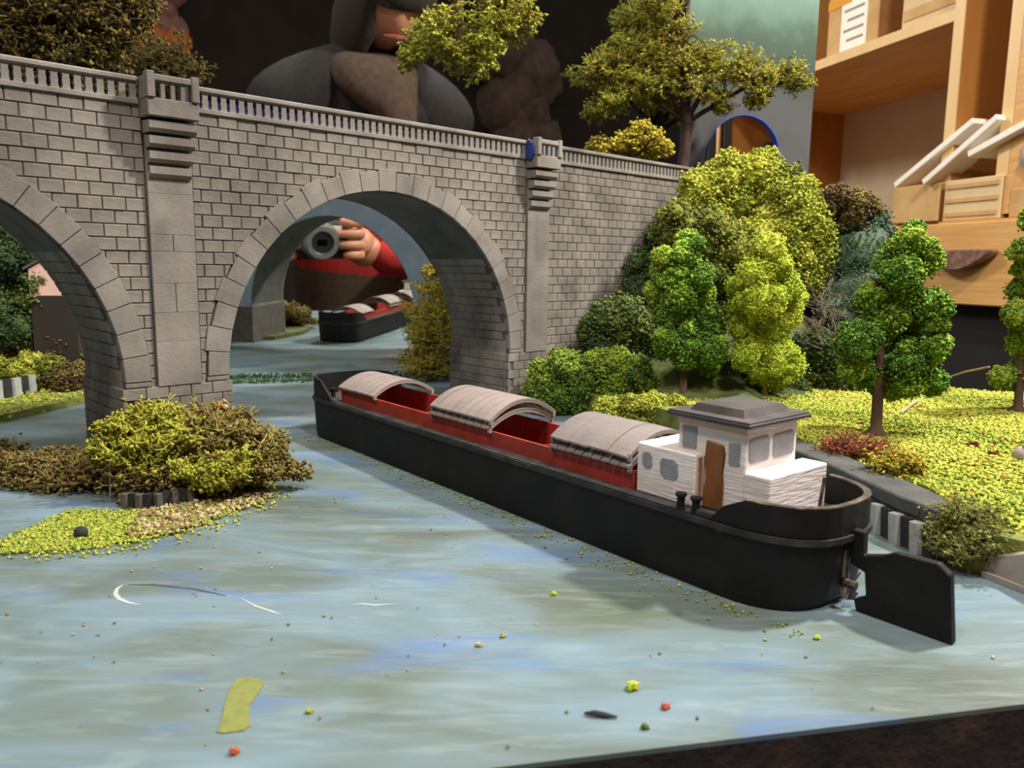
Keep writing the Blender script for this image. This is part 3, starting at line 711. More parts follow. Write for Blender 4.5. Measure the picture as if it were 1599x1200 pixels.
# ------------------------------------------------------------------ right bank: ground, hill, quay
edge = [(.30, 5.62), (.42, 5.28), (.80, 4.95), (1.12, 4.2), (1.36, 3.35), (1.44, 2.80), (1.52, 2.52), (1.66, 2.36), (2.1, 2.2), (4.3, 2.5)]
bankpoly = edge+[(4.6, 3.6), (4.3, 5.1), (3.2, 5.6), (2.95, 6.4), (2.7, 7.0), (1.72, 6.93), (.40, 5.70)]
BZ = .15
rb = thing('river_bank', 'yellow green grassy bank beside the barge with red leaf crumbs', 'river bank', (0, 0, 0))
MB().prism(bankpoly, .001, BZ, 'z').build('bank_body', M_ground, rb)
def inpoly(P, poly):
    x, y = P[:, 0], P[:, 1]; ins = np.zeros(len(P), bool); j = len(poly)-1
    for i in range(len(poly)):
        (xi, yi), (xj, yj) = poly[i], poly[j]
        ins ^= ((yi > y) != (yj > y)) & (x < (xj-xi)*(y-yi)/(yj-yi+1e-12)+xi); j = i
    return ins
inner = [(.62, 5.75), (.95, 5.1), (1.3, 4.3), (1.52, 3.45), (1.60, 2.95), (1.60, 2.70), (1.68, 2.46), (2.1, 2.25), (4.28, 2.55), (4.55, 3.6), (4.3, 5.1), (3.2, 5.6), (2.95, 6.3), (1.7, 6.85)]
P = rng.uniform((.4, 2.1), (4.6, 7), (200000, 2)); P = P[inpoly(P, inner)]
P3 = np.column_stack([P, BZ+rng.uniform(0, .02, len(P))+.012*np.sin(P[:, 0]*7)*np.sin(P[:, 1]*6)])
V, Fc = granules(P3, .0115, .8); tt = np.clip(.5+.16*np.sin(P[:, 0]*5+P[:, 1]*3)+rng.normal(0, .2, len(P)), 0, 1)
o = link('grass_flock', mesh_tri('grass_flock', V, Fc, M_flock, np.repeat(tt, 4)), rb); o['kind'] = 'stuff'
Pr = P3[rng.choice(len(P3), 520, replace=False)]+np.array([0, 0, .015]); V, Fc = granules(Pr, .011, .8)
o = link('red_leaf_crumbs', mesh_tri('red_leaf_crumbs', V, Fc, M_flockred), rb); o['kind'] = 'stuff'
# quay kerb: dark strip along the edge
kb = MB()
ke = [(1.20, 3.92), (1.36, 3.35), (1.445, 2.80), (1.50, 2.62)]
ki = [(1.34, 3.98), (1.50, 3.40), (1.585, 2.92), (1.60, 2.74)]
kb.prism([(x-.012, y-.006) for x, y in ke]+[(x, y) for x, y in reversed(ki)], .12, .176, 'z')
tag(kb.build('quay_kerb', M_kerb, bevel=.006), 'dark grey kerb strip along the quay behind the rudder', 'kerb')
sp_ = thing('sheet_piling', 'striped black and grey sheet piling below the kerb behind the rudder', 'sheet piling', (1.40, 3.1, 0))
def along(poly, step):
    out = []
    for (xa, ya), (xb, yb) in zip(poly[:-1], poly[1:]):
        L_ = math.dist((xa, ya), (xb, yb)); k = max(1, round(L_/step))
        for i in range(k): out.append((xa+(xb-xa)*(i+.5)/k, ya+(yb-ya)*(i+.5)/k, math.atan2(yb-ya, xb-xa), L_/k))
    return out
M_pilem = mat('pile_brown_grey', [(74, 68, 66), (96, 90, 86)], .85, 20, 4)
def piles(parent, line, step, h, ox, oy, lean=.1, off=.03, light=None):
    for i, (x, y, a, L_) in enumerate(along(line, step)):
        m_ = MB()
        if i % 2: m_.prism([(-L_/2, -.03), (L_/2, -.03), (L_/2*.8, .0), (-L_/2*.8, .0)], 0, h, 'z')
        else: m_.prism([(-L_/2*.7, -.045), (L_/2*.7, -.045), (L_/2*1.0, -.012), (-L_/2, -.012)], 0, h, 'z')
        m_.build('pile', M_piled if i % 2 else (light or M_pilel), parent, loc=(x-ox+math.sin(a)*off, y-oy-math.cos(a)*off, 0), rot=(lean*math.cos(a), lean*math.sin(a), a))
piles(sp_, [(1.19, 3.9), (1.345, 3.35), (1.43, 2.80), (1.485, 2.60)], .058, .115, 1.40, 3.1, .08, off=-.015)
hill = MB()
# hill that carries the bushes against the viaduct
Hp = []
gx_, gy_ = 26, 22
def hillz(u, v):
    return 0
m_ = MB(); VV = []; FF = []
for j in range(gy_+1):
    for i in range(gx_+1):
        fx, fy = i/gx_, j/gy_
        s_ = 3.05+fx*3.0; e = fy*1.45               # along the wall, outwards from it
        top = min(1.66, .15+max(0, (s_-3.0))*1.05) if s_ < 4.6 else 1.62-.25*max(0, s_-5.2)
        z = BZ+(top-BZ)*max(0, 1-(e/1.35))**.75
        p = BO+bdv*s_-bbv*(e+.03)
        z += .04*math.sin(p.x*9)*math.sin(p.y*8)
        ov = mn.dot(p)-6.9
        if ov > 0: p -= mn*ov
        VV.append((p.x, p.y, max(z, BZ-.02)))
for j in range(gy_):
    for i in range(gx_): a = j*(gx_+1)+i; FF.append((a, a+1, a+gx_+2, a+gx_+1))
m_.add(VV, FF)
tag(m_.build('hillside', mat('hill_moss', [(50, 62, 34), (78, 90, 42), (100, 104, 52)], .95, 8, 5, .6, 30), smooth=True), 'dark green rocky hillside rising under the bushes at the viaduct end', 'hill', kind='structure')

def bush(label, blobs_px, Y, m, n=5000, size=.02, dj=.12, group='foam bushes on the hillside', name='foam_bush', fz=.16):
    B = []
    for b in blobs_px:
        y_ = Y+(b[3] if len(b) > 3 else 0)
        p = at(b[0], b[1], y_); ppu = FPX/y_; B.append((p.x, p.y, p.z, b[2]/ppu)+((b[4],) if len(b) > 4 else ()))
    c = np.mean([b[:3] for b in B], 0); zb_ = min(b[2]-b[3] for b in B)
    o = foam(name, B, m, n, size, None, origin=(c[0], c[1], zb_), fuzz=fz)
    return tag(o, label, 'bush', group)
bush('bright yellow green bush at the top of the hill under the arched opening', [(1095, 300, 34), (1135, 285, 34), (1180, 275, 34), (1215, 290, 32), (1150, 320, 36), (1110, 335, 34), (1195, 320, 36)], 6.25, M_foamD, 7000, .022)
bush('large olive bush on the right shoulder of the hill', [(1245, 320, 36), (1265, 360, 36), (1275, 400, 32), (1230, 370, 42), (1215, 420, 40), (1255, 430, 34), (1190, 380, 42)], 6.0, M_foamD, 7000, .022)
bush('mid green bush in the middle of the hill behind the tallest thin trees', [(1055, 355, 34), (1090, 380, 42), (1140, 395, 44), (1060, 410, 34), (1110, 440, 42), (1160, 450, 44), (1100, 500, 46), (1160, 510, 48), (1050, 470, 36)], 5.85, M_foamF, 8000, .022)
bush('dark green bush hugging the viaduct wall halfway up the hill', [(1035, 375, 26, .2), (1010, 420, 30, .15), (1000, 465, 32), (1030, 440, 30), (1010, 500, 30), (975, 480, 22, .1)], 5.98, M_foamE, 5000, .02)
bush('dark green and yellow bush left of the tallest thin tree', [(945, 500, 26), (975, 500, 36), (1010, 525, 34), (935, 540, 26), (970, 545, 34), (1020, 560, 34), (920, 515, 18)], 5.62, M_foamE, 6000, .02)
bush('leafy green bush at the foot of the viaduct above the middle hatch', [(850, 590, 26), (880, 575, 28), (870, 615, 34), (905, 595, 34), (845, 620, 24), (900, 630, 28)], 5.3, M_foamC, 6000, .018)
bush('rounded green bush above the smooth hatch cover', [(935, 575, 26), (965, 580, 30), (990, 590, 30), (950, 605, 30), (1010, 610, 26), (975, 620, 28)], 5.3, M_foamC, 6000, .018)
bush('brownish olive bush crowning the green rock at the hill end', [(1310, 310, 20), (1335, 320, 22), (1355, 325, 16), (1290, 320, 20), (1330, 340, 22)], 6.0, M_mossD, 3000, .018)
bush('dark green bush between the lime tree and the rock', [(1270, 550, 34), (1300, 570, 34), (1255, 590, 26), (1320, 600, 26), (1290, 600, 28)], 5.5, M_foamE, 4000, .02)
bush('low olive undergrowth at the foot of the hill behind the barge', [(950, 640, 20), (985, 640, 22), (1020, 638, 24), (1050, 640, 22), (1010, 655, 20), (1040, 660, 20), (970, 655, 18), (1065, 655, 16)], 4.85, M_foamD, 4000, .016)
bush('low dark bush at the hill foot between the two slender trees', [(1100, 590, 24), (1130, 585, 26), (1155, 590, 22), (1120, 605, 20), (1220, 600, 22), (1240, 605, 20)], 5.35, M_foamE, 4000, .018)
rk = foam('green_rock', [tuple(at(1335, 400, 6.1))+(.30, .4), tuple(at(1340, 470, 6.0))+(.33, .3), tuple(at(1345, 350, 6.15))+(.18, .6), tuple(at(1330, 550, 5.95))+(.34, .3), tuple(at(1362, 420, 6.05))+(.16, .5)], M_rock, 5000, .02, origin=tuple(at(1335, 620, 6.0)))
tag(rk, 'dark green painted rock face at the far end of the hill', 'rock')
# wiry twigs bush between trees
tw = moss('twig_bush', [tuple(at(1290, 520, 5.3))+(.40,), tuple(at(1300, 490, 5.3))+(.36,), tuple(at(1270, 540, 5.3))+(.34,)], mat('dry_twig', [(90, 74, 62), (120, 104, 88), (140, 124, 106)], .9, tint=True), 26, .4, .003, up=.7, origin=tuple(at(1290, 560, 5.3)), tlo=.0)
tag(tw, 'bare wiry brown twig bush between the lime tree and the dense conifer', 'bush')

def foam_tree(label, base, blobs_px, m, trunk, trunkmat, n=9000, size=.018, zr=(610,), tr=.03, group='foam trees on the grassy bank'):
    t = thing('foam_tree', label, 'tree', base, 0, group)
    B = []
    for b in blobs_px:
        y_ = base[1]+rng.uniform(-.10, .10); p = at(b[0], b[1], y_); B.append((p.x, p.y, p.z, b[2]/(FPX/y_))+((b[3],) if len(b) > 3 else ()))
    foam('crown', B, m, n, size, t, origin=tuple(base))
    m_ = MB(); h = trunk
    pts = [(0, 0, -.01), (0, 0, .02), (.004, 0, .06), (-.006, .004, h*.45), (.01, 0, h*.8), (.0, .0, h)]
    m_.tube(pts, [tr*2.3, tr*1.9, tr*.95, tr*.8, tr*.6, tr*.3], 9)
    for k in range(5):
        z = h*(.4+.1*k); a = k*2.4; m_.tube([(0, 0, z), (math.cos(a)*.1, math.sin(a)*.1, z+.06)], [tr*.4, tr*.2], 6)
    m_.build('trunk', trunkmat, t, smooth=True)
    return t
Z8 = lambda L: [(1180+x/3, 240+y/3, r/3*1.05)+tuple(q) for x, y, r, *q in L]
Z7 = lambda L: [(780+x/3, 240+y/3, r/3*1.05)+tuple(q) for x, y, r, *q in L]
bA = atz(1066, 622, BZ); bB = atz(1192, 624, BZ); bC = atz(1366, 684, BZ); bD = Vector((3.02, 4.6, BZ))
foam_tree('bushy green foam tree with brown trunk, leftmost on the bank', tuple(bA), Z7([(880, 410, 48), (930, 420, 30), (870, 480, 60), (765, 480, 40, .9), (815, 560, 62), (750, 560, 40), (945, 580, 55), (840, 660, 72), (715, 640, 36, .8), (790, 745, 62), (950, 735, 58), (960, 660, 45), (860, 830, 80, .3), (970, 830, 70), (880, 930, 70, .3), (1000, 930, 60), (780, 880, 56, .3), (980, 1000, 40)]), M_foamA, .95, M_bark, 12000, .017, tr=.026)
foam_tree('slender lime green foam tree with pale thin trunk, above the wheelhouse', tuple(bB), Z8([(40, 430, 50), (80, 450, 55), (30, 500, 62), (100, 520, 62), (-10, 570, 72), (80, 600, 80), (150, 640, 66), (20, 680, 90), (130, 740, 76), (200, 680, 36), (-80, 625, 46), (60, 800, 90), (-50, 790, 74), (-20, 900, 74), (70, 930, 86), (150, 990, 74), (-50, 960, 56), (30, 1010, 66), (90, 1060, 50), (-90, 720, 40)]), M_foamB, .9, M_barkpale, 12000, .015, tr=.017)
foam_tree('tall dense green foam tree standing alone on the open grass', tuple(bC), Z8([(742, 360, 42), (735, 400, 52), (700, 440, 62), (800, 500, 62), (640, 490, 56), (690, 560, 76), (600, 515, 40), (810, 455, 45), (680, 640, 82), (560, 680, 72), (820, 720, 76), (610, 770, 86), (720, 790, 66), (840, 780, 50), (470, 880, 84), (580, 900, 86), (560, 1010, 92), (450, 1010, 56), (700, 990, 86), (780, 940, 66), (850, 905, 50), (830, 1070, 56), (640, 1080, 66), (720, 1080, 60), (640, 690, 60)]), M_foamA, .95, M_bark, 16000, .015, tr=.030)
foam_tree('green foam tree cut off by the frame beside the drawer', tuple(bD), [(1600, 390, 18), (1612, 420, 24), (1596, 455, 20), (1628, 460, 26), (1588, 490, 20), (1615, 505, 26), (1592, 535, 18), (1640, 520, 24), (1625, 560, 24), (1565, 590, 17), (1590, 585, 20), (1650, 590, 24), (1610, 345, 16)], M_foamC, .95, M_bark, 6000, .015, tr=.026)

# small plants and debris on the right bank
M_mossO = mat('moss_dull', [(50, 52, 30), (78, 80, 38), (104, 106, 48), (134, 134, 64)], .95, tint=True)
q = atz(1325, 715, BZ); o = moss('heather_bush', [(q.x, q.y, q.z, .16), (q.x+.09, q.y-.02, q.z, .15), (q.x-.08, q.y+.03, q.z, .12)], M_mossR, 90, .15, .006, up=.7, origin=(q.x, q.y, q.z)); tag(o, 'reddish brown heather tuft in front of the dense tree', 'bush')
q = atz(1392, 738, BZ+.02); o = moss('yellow_tuft', [(q.x, q.y, q.z, .12), (q.x+.05, q.y, q.z, .1)], M_mossY, 110, .12, .007, up=.6, origin=(q.x, q.y, q.z-.02), crumbs=500, csize=.01); tag(o, 'mustard yellow moss tuft at the grass edge by the kerb', 'bush')
q = atz(1505, 818, .14); o = moss('quay_moss', [(1.54, 2.62, .13, .11), (1.58, 2.56, .14, .12), (1.50, 2.56, .06, .10), (1.53, 2.49, .05, .10), (1.57, 2.47, .10, .09)], M_mossO, 270, .11, .0035, up=.6, origin=(q.x, q.y, .0), crumbs=700, csize=.009, tlo=.25); tag(o, 'dark olive moss bush hanging over the quay wall next to the stone slab', 'bush')
sl = MB(); a0 = atz(1532, 902); a1 = atz(1640, 945)
sl.prism([(a0.x, a0.y), (a1.x, a1.y), (a1.x+.14, a1.y+.16), (a0.x+.12, a0.y+.20)], .001, .022, 'z')
sw_ = thing('stone_slab', 'pale grey stone slipway slab cut off by the frame edge', 'slab', (a0.x, a0.y, 0))
sl.build('base_slab', M_slab, sw_, loc=(-a0.x, -a0.y, 0))
MB().add([(a0.x+.01, a0.y+.01, .022), (a1.x+.0, a1.y+.02, .022), (a1.x+.13, a1.y+.15, .022), (a0.x+.11, a0.y+.18, .022), (a0.x+.01, a0.y+.02, .06), (a1.x, a1.y+.03, .16), (a1.x+.13, a1.y+.15, .16), (a0.x+.11, a0.y+.18, .07)], [(0, 1, 5, 4), (1, 2, 6, 5), (2, 3, 7, 6), (3, 0, 4, 7), (4, 5, 6, 7)]).build('sloping_block', M_slab, sw_, loc=(-a0.x, -a0.y, 0), bevel=.003)
def stick(label, p, q, r, m, name='stick', n=6, bend=.01):
    p, q = Vector(p), Vector(q); md = (p+q)/2+Vector((0, 0, bend)); o = MB().tube([p-p, md-p, q-p], [r, r*.9, r*.7], n).build(name, m, loc=p); return tag(o, label, 'stick')
a = atz(1475, 596, BZ); stick('long straw stick poking over the far grass edge', a+Vector((0, 0, .02)), at(1545, 573, 5.35), .009, M_barkpale)
a = atz(1406, 652, BZ); b_ = atz(1441, 628, BZ); stick('short pale twig lying beside the dense tree', a+Vector((0, 0, .025)), b_+Vector((0, 0, .025)), .008, M_slab)
a = atz(1085, 615, BZ); o = MB().tube([(0, 0, 0), (.01, 0, .05), (.0, 0, .075)], [.03, .024, .008], 7).build('tree_stump', M_bark, loc=a); tag(o, 'small dark stump beside the leftmost foam tree', 'stump')
for lab, px, py in (('dark fallen log crumb on the open grass', 1520, 697), ('brown leaf scrap near the frame edge on the grass', 1552, 711)):
    a = atz(px, py, BZ+.02); o = foam('leaf_scrap', [(a.x-.015, a.y, a.z+.005, .012, .2), (a.x+.01, a.y, a.z+.005, .014, .3)], M_mossR, 60, .006, origin=tuple(a)); tag(o, lab, 'scrap')
a = atz(1597, 722, BZ); o = foam('field_stone', [(a.x, a.y, a.z+.03, .05, .5), (a.x+.04, a.y, a.z+.02, .04, .5)], M_slab, 20, .004, origin=tuple(a)); tag(o, 'rounded grey stone on the grass at the frame edge', 'stone')

# ------------------------------------------------------------------ plants on top of the viaduct end and behind it
def on_deck(s_, y, z=ZP+.012): p = BO+bdv*s_+bbv*y; return Vector((p.x, p.y, z))
tp = on_deck(4.86, .32)
M_barkdark = mat('bark_dark', [(44, 28, 22), (70, 44, 34)], .9, 20, 4, .4, stretch=(1, 1, .3))
mt_ = thing('moss_tree', 'big gnarled tree of yellow brown moss growing at the viaduct end', 'tree', tp)
m_ = MB()
m_.tube([(0, 0, -.005), (.0, 0, .06), (.03, 0, .25), (.05, 0, .5), (.02, 0, .8), (-.02, .0, 1.2), (.02, 0, 1.6)], [.09, .06, .052, .046, .04, .03, .015], 9)
def loc_(px, py): p = at(px, py, tp.y); return Vector((p.x-tp.x, 0, p.z-tp.z))
for e_, r in (((1130, 125), .035), ((1240, 130), .03), ((960, 150), .03), ((1000, 100), .03), ((1040, 20), .03)):
    d_ = loc_(*e_); m_.tube([(.03, 0, .55), tuple(Vector((.03, 0, .62))*.4+d_*.6+Vector((0, 0, .10))), tuple(d_)], [r*.8, r*.55, r*.25], 7)
m_.build('trunk', M_barkdark, mt_, smooth=True)
roots = []
for px, py, s_ in ((945, 118, .26), (970, 100, .3), (1000, 85, .32), (1035, 70, .3), (1060, 95, .28), (1040, 30, .3), (1025, 5, .3), (1050, -20, .3), (1085, 100, .28), (1110, 85, .24), (1120, 115, .28), (1150, 105, .26), (1175, 120, .24), (1200, 120, .26), (1225, 115, .22), (1240, 130, .18), (1020, 130, .26), (990, 140, .22), (955, 160, .16), (945, 170, .12), (1080, 140, .24), (1125, 150, .18), (1130, 165, .12), (1185, 150, .15), (1180, 160, .12), (1030, 150, .2), (1010, 110, .3), (1060, 60, .28)):
    p = at(px, py, tp.y+rng.uniform(-.1, .08)); roots.append((p.x, p.y, p.z, s_))
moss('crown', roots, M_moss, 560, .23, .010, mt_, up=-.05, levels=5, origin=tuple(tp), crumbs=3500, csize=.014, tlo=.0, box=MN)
mb_roots = [tuple(at(px, py, 6.9))+(.2,) for px, py in ((985, 228), (1010, 222), (1000, 240), (970, 240), (1022, 240))]
o = moss('deck_moss', mb_roots, M_mossY, 150, .2, .010, up=.5, origin=tuple(at(1000, 252, 6.9)), crumbs=2500, csize=.018, tlo=.1, box=MN); tag(o, 'round yellow moss tuft behind the balustrade near the moss tree', 'bush')
dp = on_deck(3.95, .36)
o = foam('deck_lump', [tuple(dp+Vector((-.12, 0, .05)))+(.11, .6), tuple(dp+Vector((.05, .0, .06)))+(.10, .7), tuple(dp+Vector((-.02, .0, .08)))+(.10, .8)], M_foamE, 900, .014, origin=tuple(dp)); tag(o, 'small pale green lump on the deck behind the railing', 'bush')

# moss hanging from the mirror top and left hanging tree
def hang(label, pts, m, n, Y, size, crumbs=2500, lo=.1):
    R_ = [tuple(at(px, py, Y+rng.uniform(-.06, .04)))+(s_,) for px, py, s_ in pts]
    c = at(pts[0][0], pts[0][1], Y); t = thing('hanging_moss', label, 'moss', tuple(c), 0, 'moss hanging from the mirror top')
    moss('foliage', R_, m, n, size, .010, t, up=-.25, levels=4, origin=tuple(c), crumbs=crumbs, csize=.02, tlo=lo, box=MN)
    tz = MO.z+4.36-c.z
    MB().tube([(0, 0, -.2), (.03, .02, .3), (0, .0, tz-.2), (0, .05, tz)], [.02, .03, .035, .03], 7).build('twig', M_bark, t)
    return t
hang('yellow green moss hanging in front of the mirror, top middle', [(715, 30, .34), (740, 60, .3), (690, 50, .28), (770, 25, .3), (720, 75, .24), (760, 85, .2), (660, 75, .2), (640, 90, .12)], M_moss, 105, 6.85, .3, 900, .35)
hang('small brown moss clump hanging right of the yellow green one', [(800, 15, .26), (815, 35, .22), (790, -10, .26)], M_moss, 70, 6.95, .24, 400, 0)
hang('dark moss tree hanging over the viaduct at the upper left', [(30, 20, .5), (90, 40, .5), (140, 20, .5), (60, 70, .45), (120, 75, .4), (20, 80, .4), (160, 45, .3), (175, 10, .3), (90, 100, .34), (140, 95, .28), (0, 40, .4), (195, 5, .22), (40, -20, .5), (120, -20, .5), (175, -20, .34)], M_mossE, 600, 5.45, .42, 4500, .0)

# ------------------------------------------------------------------ island at the pier
isl = thing('pier_island', 'low gravel islet with bright grass flock at the viaduct pier', 'islet', (-1.45, 3.15, 0))
def patch(name, poly, m, n, size, hmax, parent, o0, tm=.6, ts=.2):
    xs_, ys_ = [p[0] for p in poly], [p[1] for p in poly]
    P = rng.uniform((min(xs_), min(ys_)), (max(xs_), max(ys_)), (n, 2)); P = P[inpoly(P, poly)]; P = P+rng.normal(0, .02, P.shape)*(rng.random((len(P), 1)) < .5)
    P3 = np.column_stack([P, rng.uniform(.002, hmax, len(P))])-np.array(o0)
    V, Fc = granules(P3, size, .8); o = link(name, mesh_tri(name, V, Fc, m, np.repeat(np.clip(rng.normal(tm, ts, len(P)), 0, 1), 4)), parent); o['kind'] = 'stuff'; return o
W = lambda *L: [(atz(x, y).x, atz(x, y).y) for x, y in L]
I0 = (-1.45, 3.15, 0)
M_mossground = mat('mossy_ground', [(60, 62, 36), (92, 96, 50), (70, 60, 40)], .95, 12, 5, .5, 40)
isp = W((185, 790), (260, 795), (410, 762), (450, 740), (430, 715), (350, 690), (240, 690), (190, 730))
MB().prism([(x-I0[0], y-I0[1]) for x, y in isp], .0, .045, 'z').build('mound', M_mossground, isl)
patch('grass_flock', W((110, 800), (0, 850), (-60, 870), (120, 862), (230, 845), (330, 815), (420, 775), (380, 770), (200, 800)), M_flock, 19000, .0075, .012, isl, I0, .35, .3)
patch('gravel', W((215, 800), (200, 845), (280, 835), (350, 805), (430, 780), (390, 768), (330, 775)), M_gravel, 2400, .012, .018, isl, I0, .5, .3)
patch('sparse_flock', W((-40, 850), (60, 880), (200, 865), (330, 835), (440, 790), (460, 760), (400, 780), (100, 830)), M_flock, 1500, .008, .01, isl, I0, .6, .2)
ring = thing('pile_ring', 'low ring of dark and grey pile stumps around the islet', 'sheet piling', I0)
piles(ring, W((195, 795), (240, 797), (300, 785), (350, 773), (395, 762), (415, 750)), .034, .07, I0[0], I0[1], 0, off=-.012, light=M_pilem)
def isl_moss(label, pts, m, n, size, rad, cr, lo, name='moss_bush', thi=1.0):
    R_ = []
    for px, py, Y, s_ in pts: R_.append(tuple(at(px, py, Y))+(s_,))
    c = np.mean([r[:3] for r in R_], 0); o = moss(name, R_, m, n, size, rad, up=.45, origin=(c[0], c[1], .04), crumbs=cr, csize=.012, tlo=lo, thi=thi)
    return tag(o, label, 'bush', 'moss bushes at the pier')
isl_moss('bright yellow green moss bush at the pier corner', [(210, 690, 3.4, .2), (250, 685, 3.4, .22), (230, 715, 3.3, .2), (280, 700, 3.35, .2), (195, 715, 3.35, .15), (265, 720, 3.3, .18), (240, 668, 3.42, .15), (175, 705, 3.35, .1)], M_moss, 380, .23, .0125, 3000, .2)
isl_moss('brown moss bush in front of the pier face', [(350, 690, 3.45, .2), (380, 700, 3.45, .2), (330, 680, 3.48, .2), (400, 720, 3.4, .18), (350, 720, 3.35, .18), (320, 705, 3.4, .18), (415, 740, 3.35, .13)], M_mossD, 380, .23, .012, 1500, .15)
isl_moss('dark brown moss under the bright bush at the pier corner', [(200, 750, 3.25, .13), (235, 760, 3.22, .13), (270, 755, 3.22, .13), (385, 750, 3.25, .11), (215, 770, 3.2, .1), (180, 735, 3.3, .12)], M_mossD, 200, .13, .007, 500, .0)
isl_moss('low lime moss clump over the pile stumps', [(310, 745, 3.22, .12), (345, 745, 3.22, .12), (370, 740, 3.22, .11), (330, 755, 3.2, .1)], M_moss, 170, .15, .008, 2600, .45)
isl_moss('dark tangled moss spreading left of the pier', [(20, 745, 3.5, .16), (70, 740, 3.5, .16), (110, 735, 3.55, .17), (50, 760, 3.4, .15), (120, 760, 3.38, .15), (150, 750, 3.4, .15), (90, 765, 3.36, .12), (0, 725, 3.6, .15)], M_mossD, 420, .17, .007, 2600, .0)
isl_moss('brown root of moss sticking out right of the islet', [(440, 740, 3.38, .08), (455, 742, 3.38, .07), (468, 741, 3.38, .06)], M_mossD, 70, .08, .008, 300, .2)
p = at(342, 637, 3.62); o = foam('red_blossom', [(p.x, p.y, p.z, .022, .3), (p.x-.02, p.y, p.z-.012, .02, .5)], M_flockred, 150, .007, origin=(p.x, p.y, p.z-.04)); tag(o, 'red flower tuft on top of the brown moss bush', 'flower')
p = at(352, 633, 3.6); o = foam('pale_crumb', [(p.x, p.y, p.z-.01, .015, .9), (p.x-.004, p.y, p.z+.018, .010, .9)], M_gravel, 40, .005, origin=(p.x, p.y, p.z-.03)); tag(o, 'pale pebble crumb beside the red flower tuft', 'crumb')
p = atz(127, 842); o = MB().lathe([(0, 0), (.016, .004), (.024, .02), (.022, .036), (.01, .046), (0, .047)], 14, (0, 0, 0)).build('dark_pellet', M_mossD and M_piled, loc=p, smooth=True); tag(o, 'round dark pellet lying on the grass flock by the islet', 'pellet')
p = at(172, 772, 3.22); q = at(172, 722, 3.22); stick('thin pale pin standing at the corner of the islet', p-Vector((0, 0, .02)), q, .005, M_slab, 'pin', bend=0)
p = at(5, 725, 3.5); q = at(14, 702, 3.5); stick('dark upright twig at the left frame edge', p-Vector((0, 0, .06)), q, .007, M_bark, 'twig')

# ------------------------------------------------------------------ far left bank behind the first arch
lp = W((-160, 640), (0, 662), (70, 645), (135, 630), (160, 622))
lbk = thing('far_bank', 'narrow grassy far bank seen through the first arch', 'river bank', (-3.6, 5.6, 0))
L0 = (-3.6, 5.6, 0)
far = [(x, y) for x, y in lp]+[(-2.9, 6.40), (-4.9, 5.92)]
MB().prism([(x-L0[0], y-L0[1]) for x, y in far], .001, .05, 'z').build('bank_body', M_ground, lbk)
patch('grass_flock', far, M_flock, 7000, .014, .075, lbk, L0, .5)
lpl = thing('far_piling', 'striped sheet piling under the bushes of the far bank', 'sheet piling', (-3.5, 5.5, .05))
piles(lpl, [(x, y) for x, y in W((-120, 628), (-30, 640), (30, 628), (72, 617))], .07, .13, -3.5, 5.5, 0, off=0)
def lb(label, pts, Y, m, n, size=.018, **k): return bush(label, pts, Y, m, n, size, group='bushes on the far bank', **k)
lb('bright yellow green bush above the far piling', [(15, 590, 28), (50, 585, 28), (80, 575, 20), (-10, 600, 26), (35, 605, 20)], 5.75, M_foamD, 4000)
lb('olive bush beside the pier on the far bank', [(95, 590, 24), (115, 600, 24), (100, 615, 24), (125, 585, 18), (120, 620, 16)], 5.75, M_mossD, 3500)
lb('dark brown thicket behind the far bank bushes', [(60, 545, 36), (95, 540, 34), (25, 550, 34), (110, 520, 24), (40, 520, 30), (125, 555, 22)], 5.95, M_mossD, 4000)
lt = thing('leafy_tree', 'dark green leafy tree behind the first arch', 'tree', tuple(at(5, 640, 5.9)))
lt.location.z = .04
Bl = []
for px, py, r in ((10, 350, 34), (35, 380, 32), (0, 400, 40), (40, 420, 32), (15, 450, 40), (45, 470, 30), (0, 490, 40), (30, 510, 34), (-20, 440, 40), (55, 440, 20)):
    p = at(px, py, 5.9+rng.uniform(-.08, .08)); Bl.append((p.x, p.y, p.z, r/(FPX/5.9)))
foam('crown', Bl, M_foamE, 6000, .022, lt, origin=tuple(lt.location))
MB().tube([(0, 0, 0), (.02, 0, .4), (0, 0, 1.0)], [.05, .04, .02], 8).build('trunk', M_bark, lt)
ht = thing('pink_reflection', 'made-up pale pink block with dark lower part, standing in for a reflection behind the first arch', 'reflection stand-in', tuple(atz(92, 618)), MA)  # made-up block imitating a pink reflection of the room
M_pink = mat('reflected_pink', [(226, 176, 164), (234, 190, 176)], .8, 5, 2)
hz0 = at(85, 460, 6.0).z; hz1 = at(72, 420, 6.0).z
MB().box(-.14, .16, 0, .22, 0, hz0).build('dark_block', M_dark, ht)
MB().prism([(-.14, hz0), (.16, hz0), (.16, hz0+.12), (.02, hz1+.1), (-.14, hz1)], 0, .22).build('pink_block', M_pink, ht)
MB().prism([(-.17, hz1-.01), (.02, hz1+.105), (.02, hz1+.125), (-.17, hz1+.012)], -.02, .24).build('roof', M_roof, ht)  # sloping top of the made-up reflection block
ym = moss('yellow_moss_clump', [tuple(at(px, py, 6.72))+(s_,) for px, py, s_ in ((690, 460, .2), (680, 500, .26), (695, 530, .28), (670, 540, .24), (690, 580, .26), (660, 580, .2), (700, 490, .2), (685, 430, .12))], M_mossY, 260, .25, .007, up=.2, origin=tuple(at(685, 600, 6.72)), crumbs=1500, csize=.012, box=MN)
tag(ym, 'tall yellow green moss clump at the mirror behind the second pier', 'bush')
fs = [tuple((MO+mt*a-mn*b)[:2]) for a, b in ((-3.6, .04), (-.3, .04), (-.3, .16), (-1.2, .13), (-2.2, .20), (-3.6, .16))]
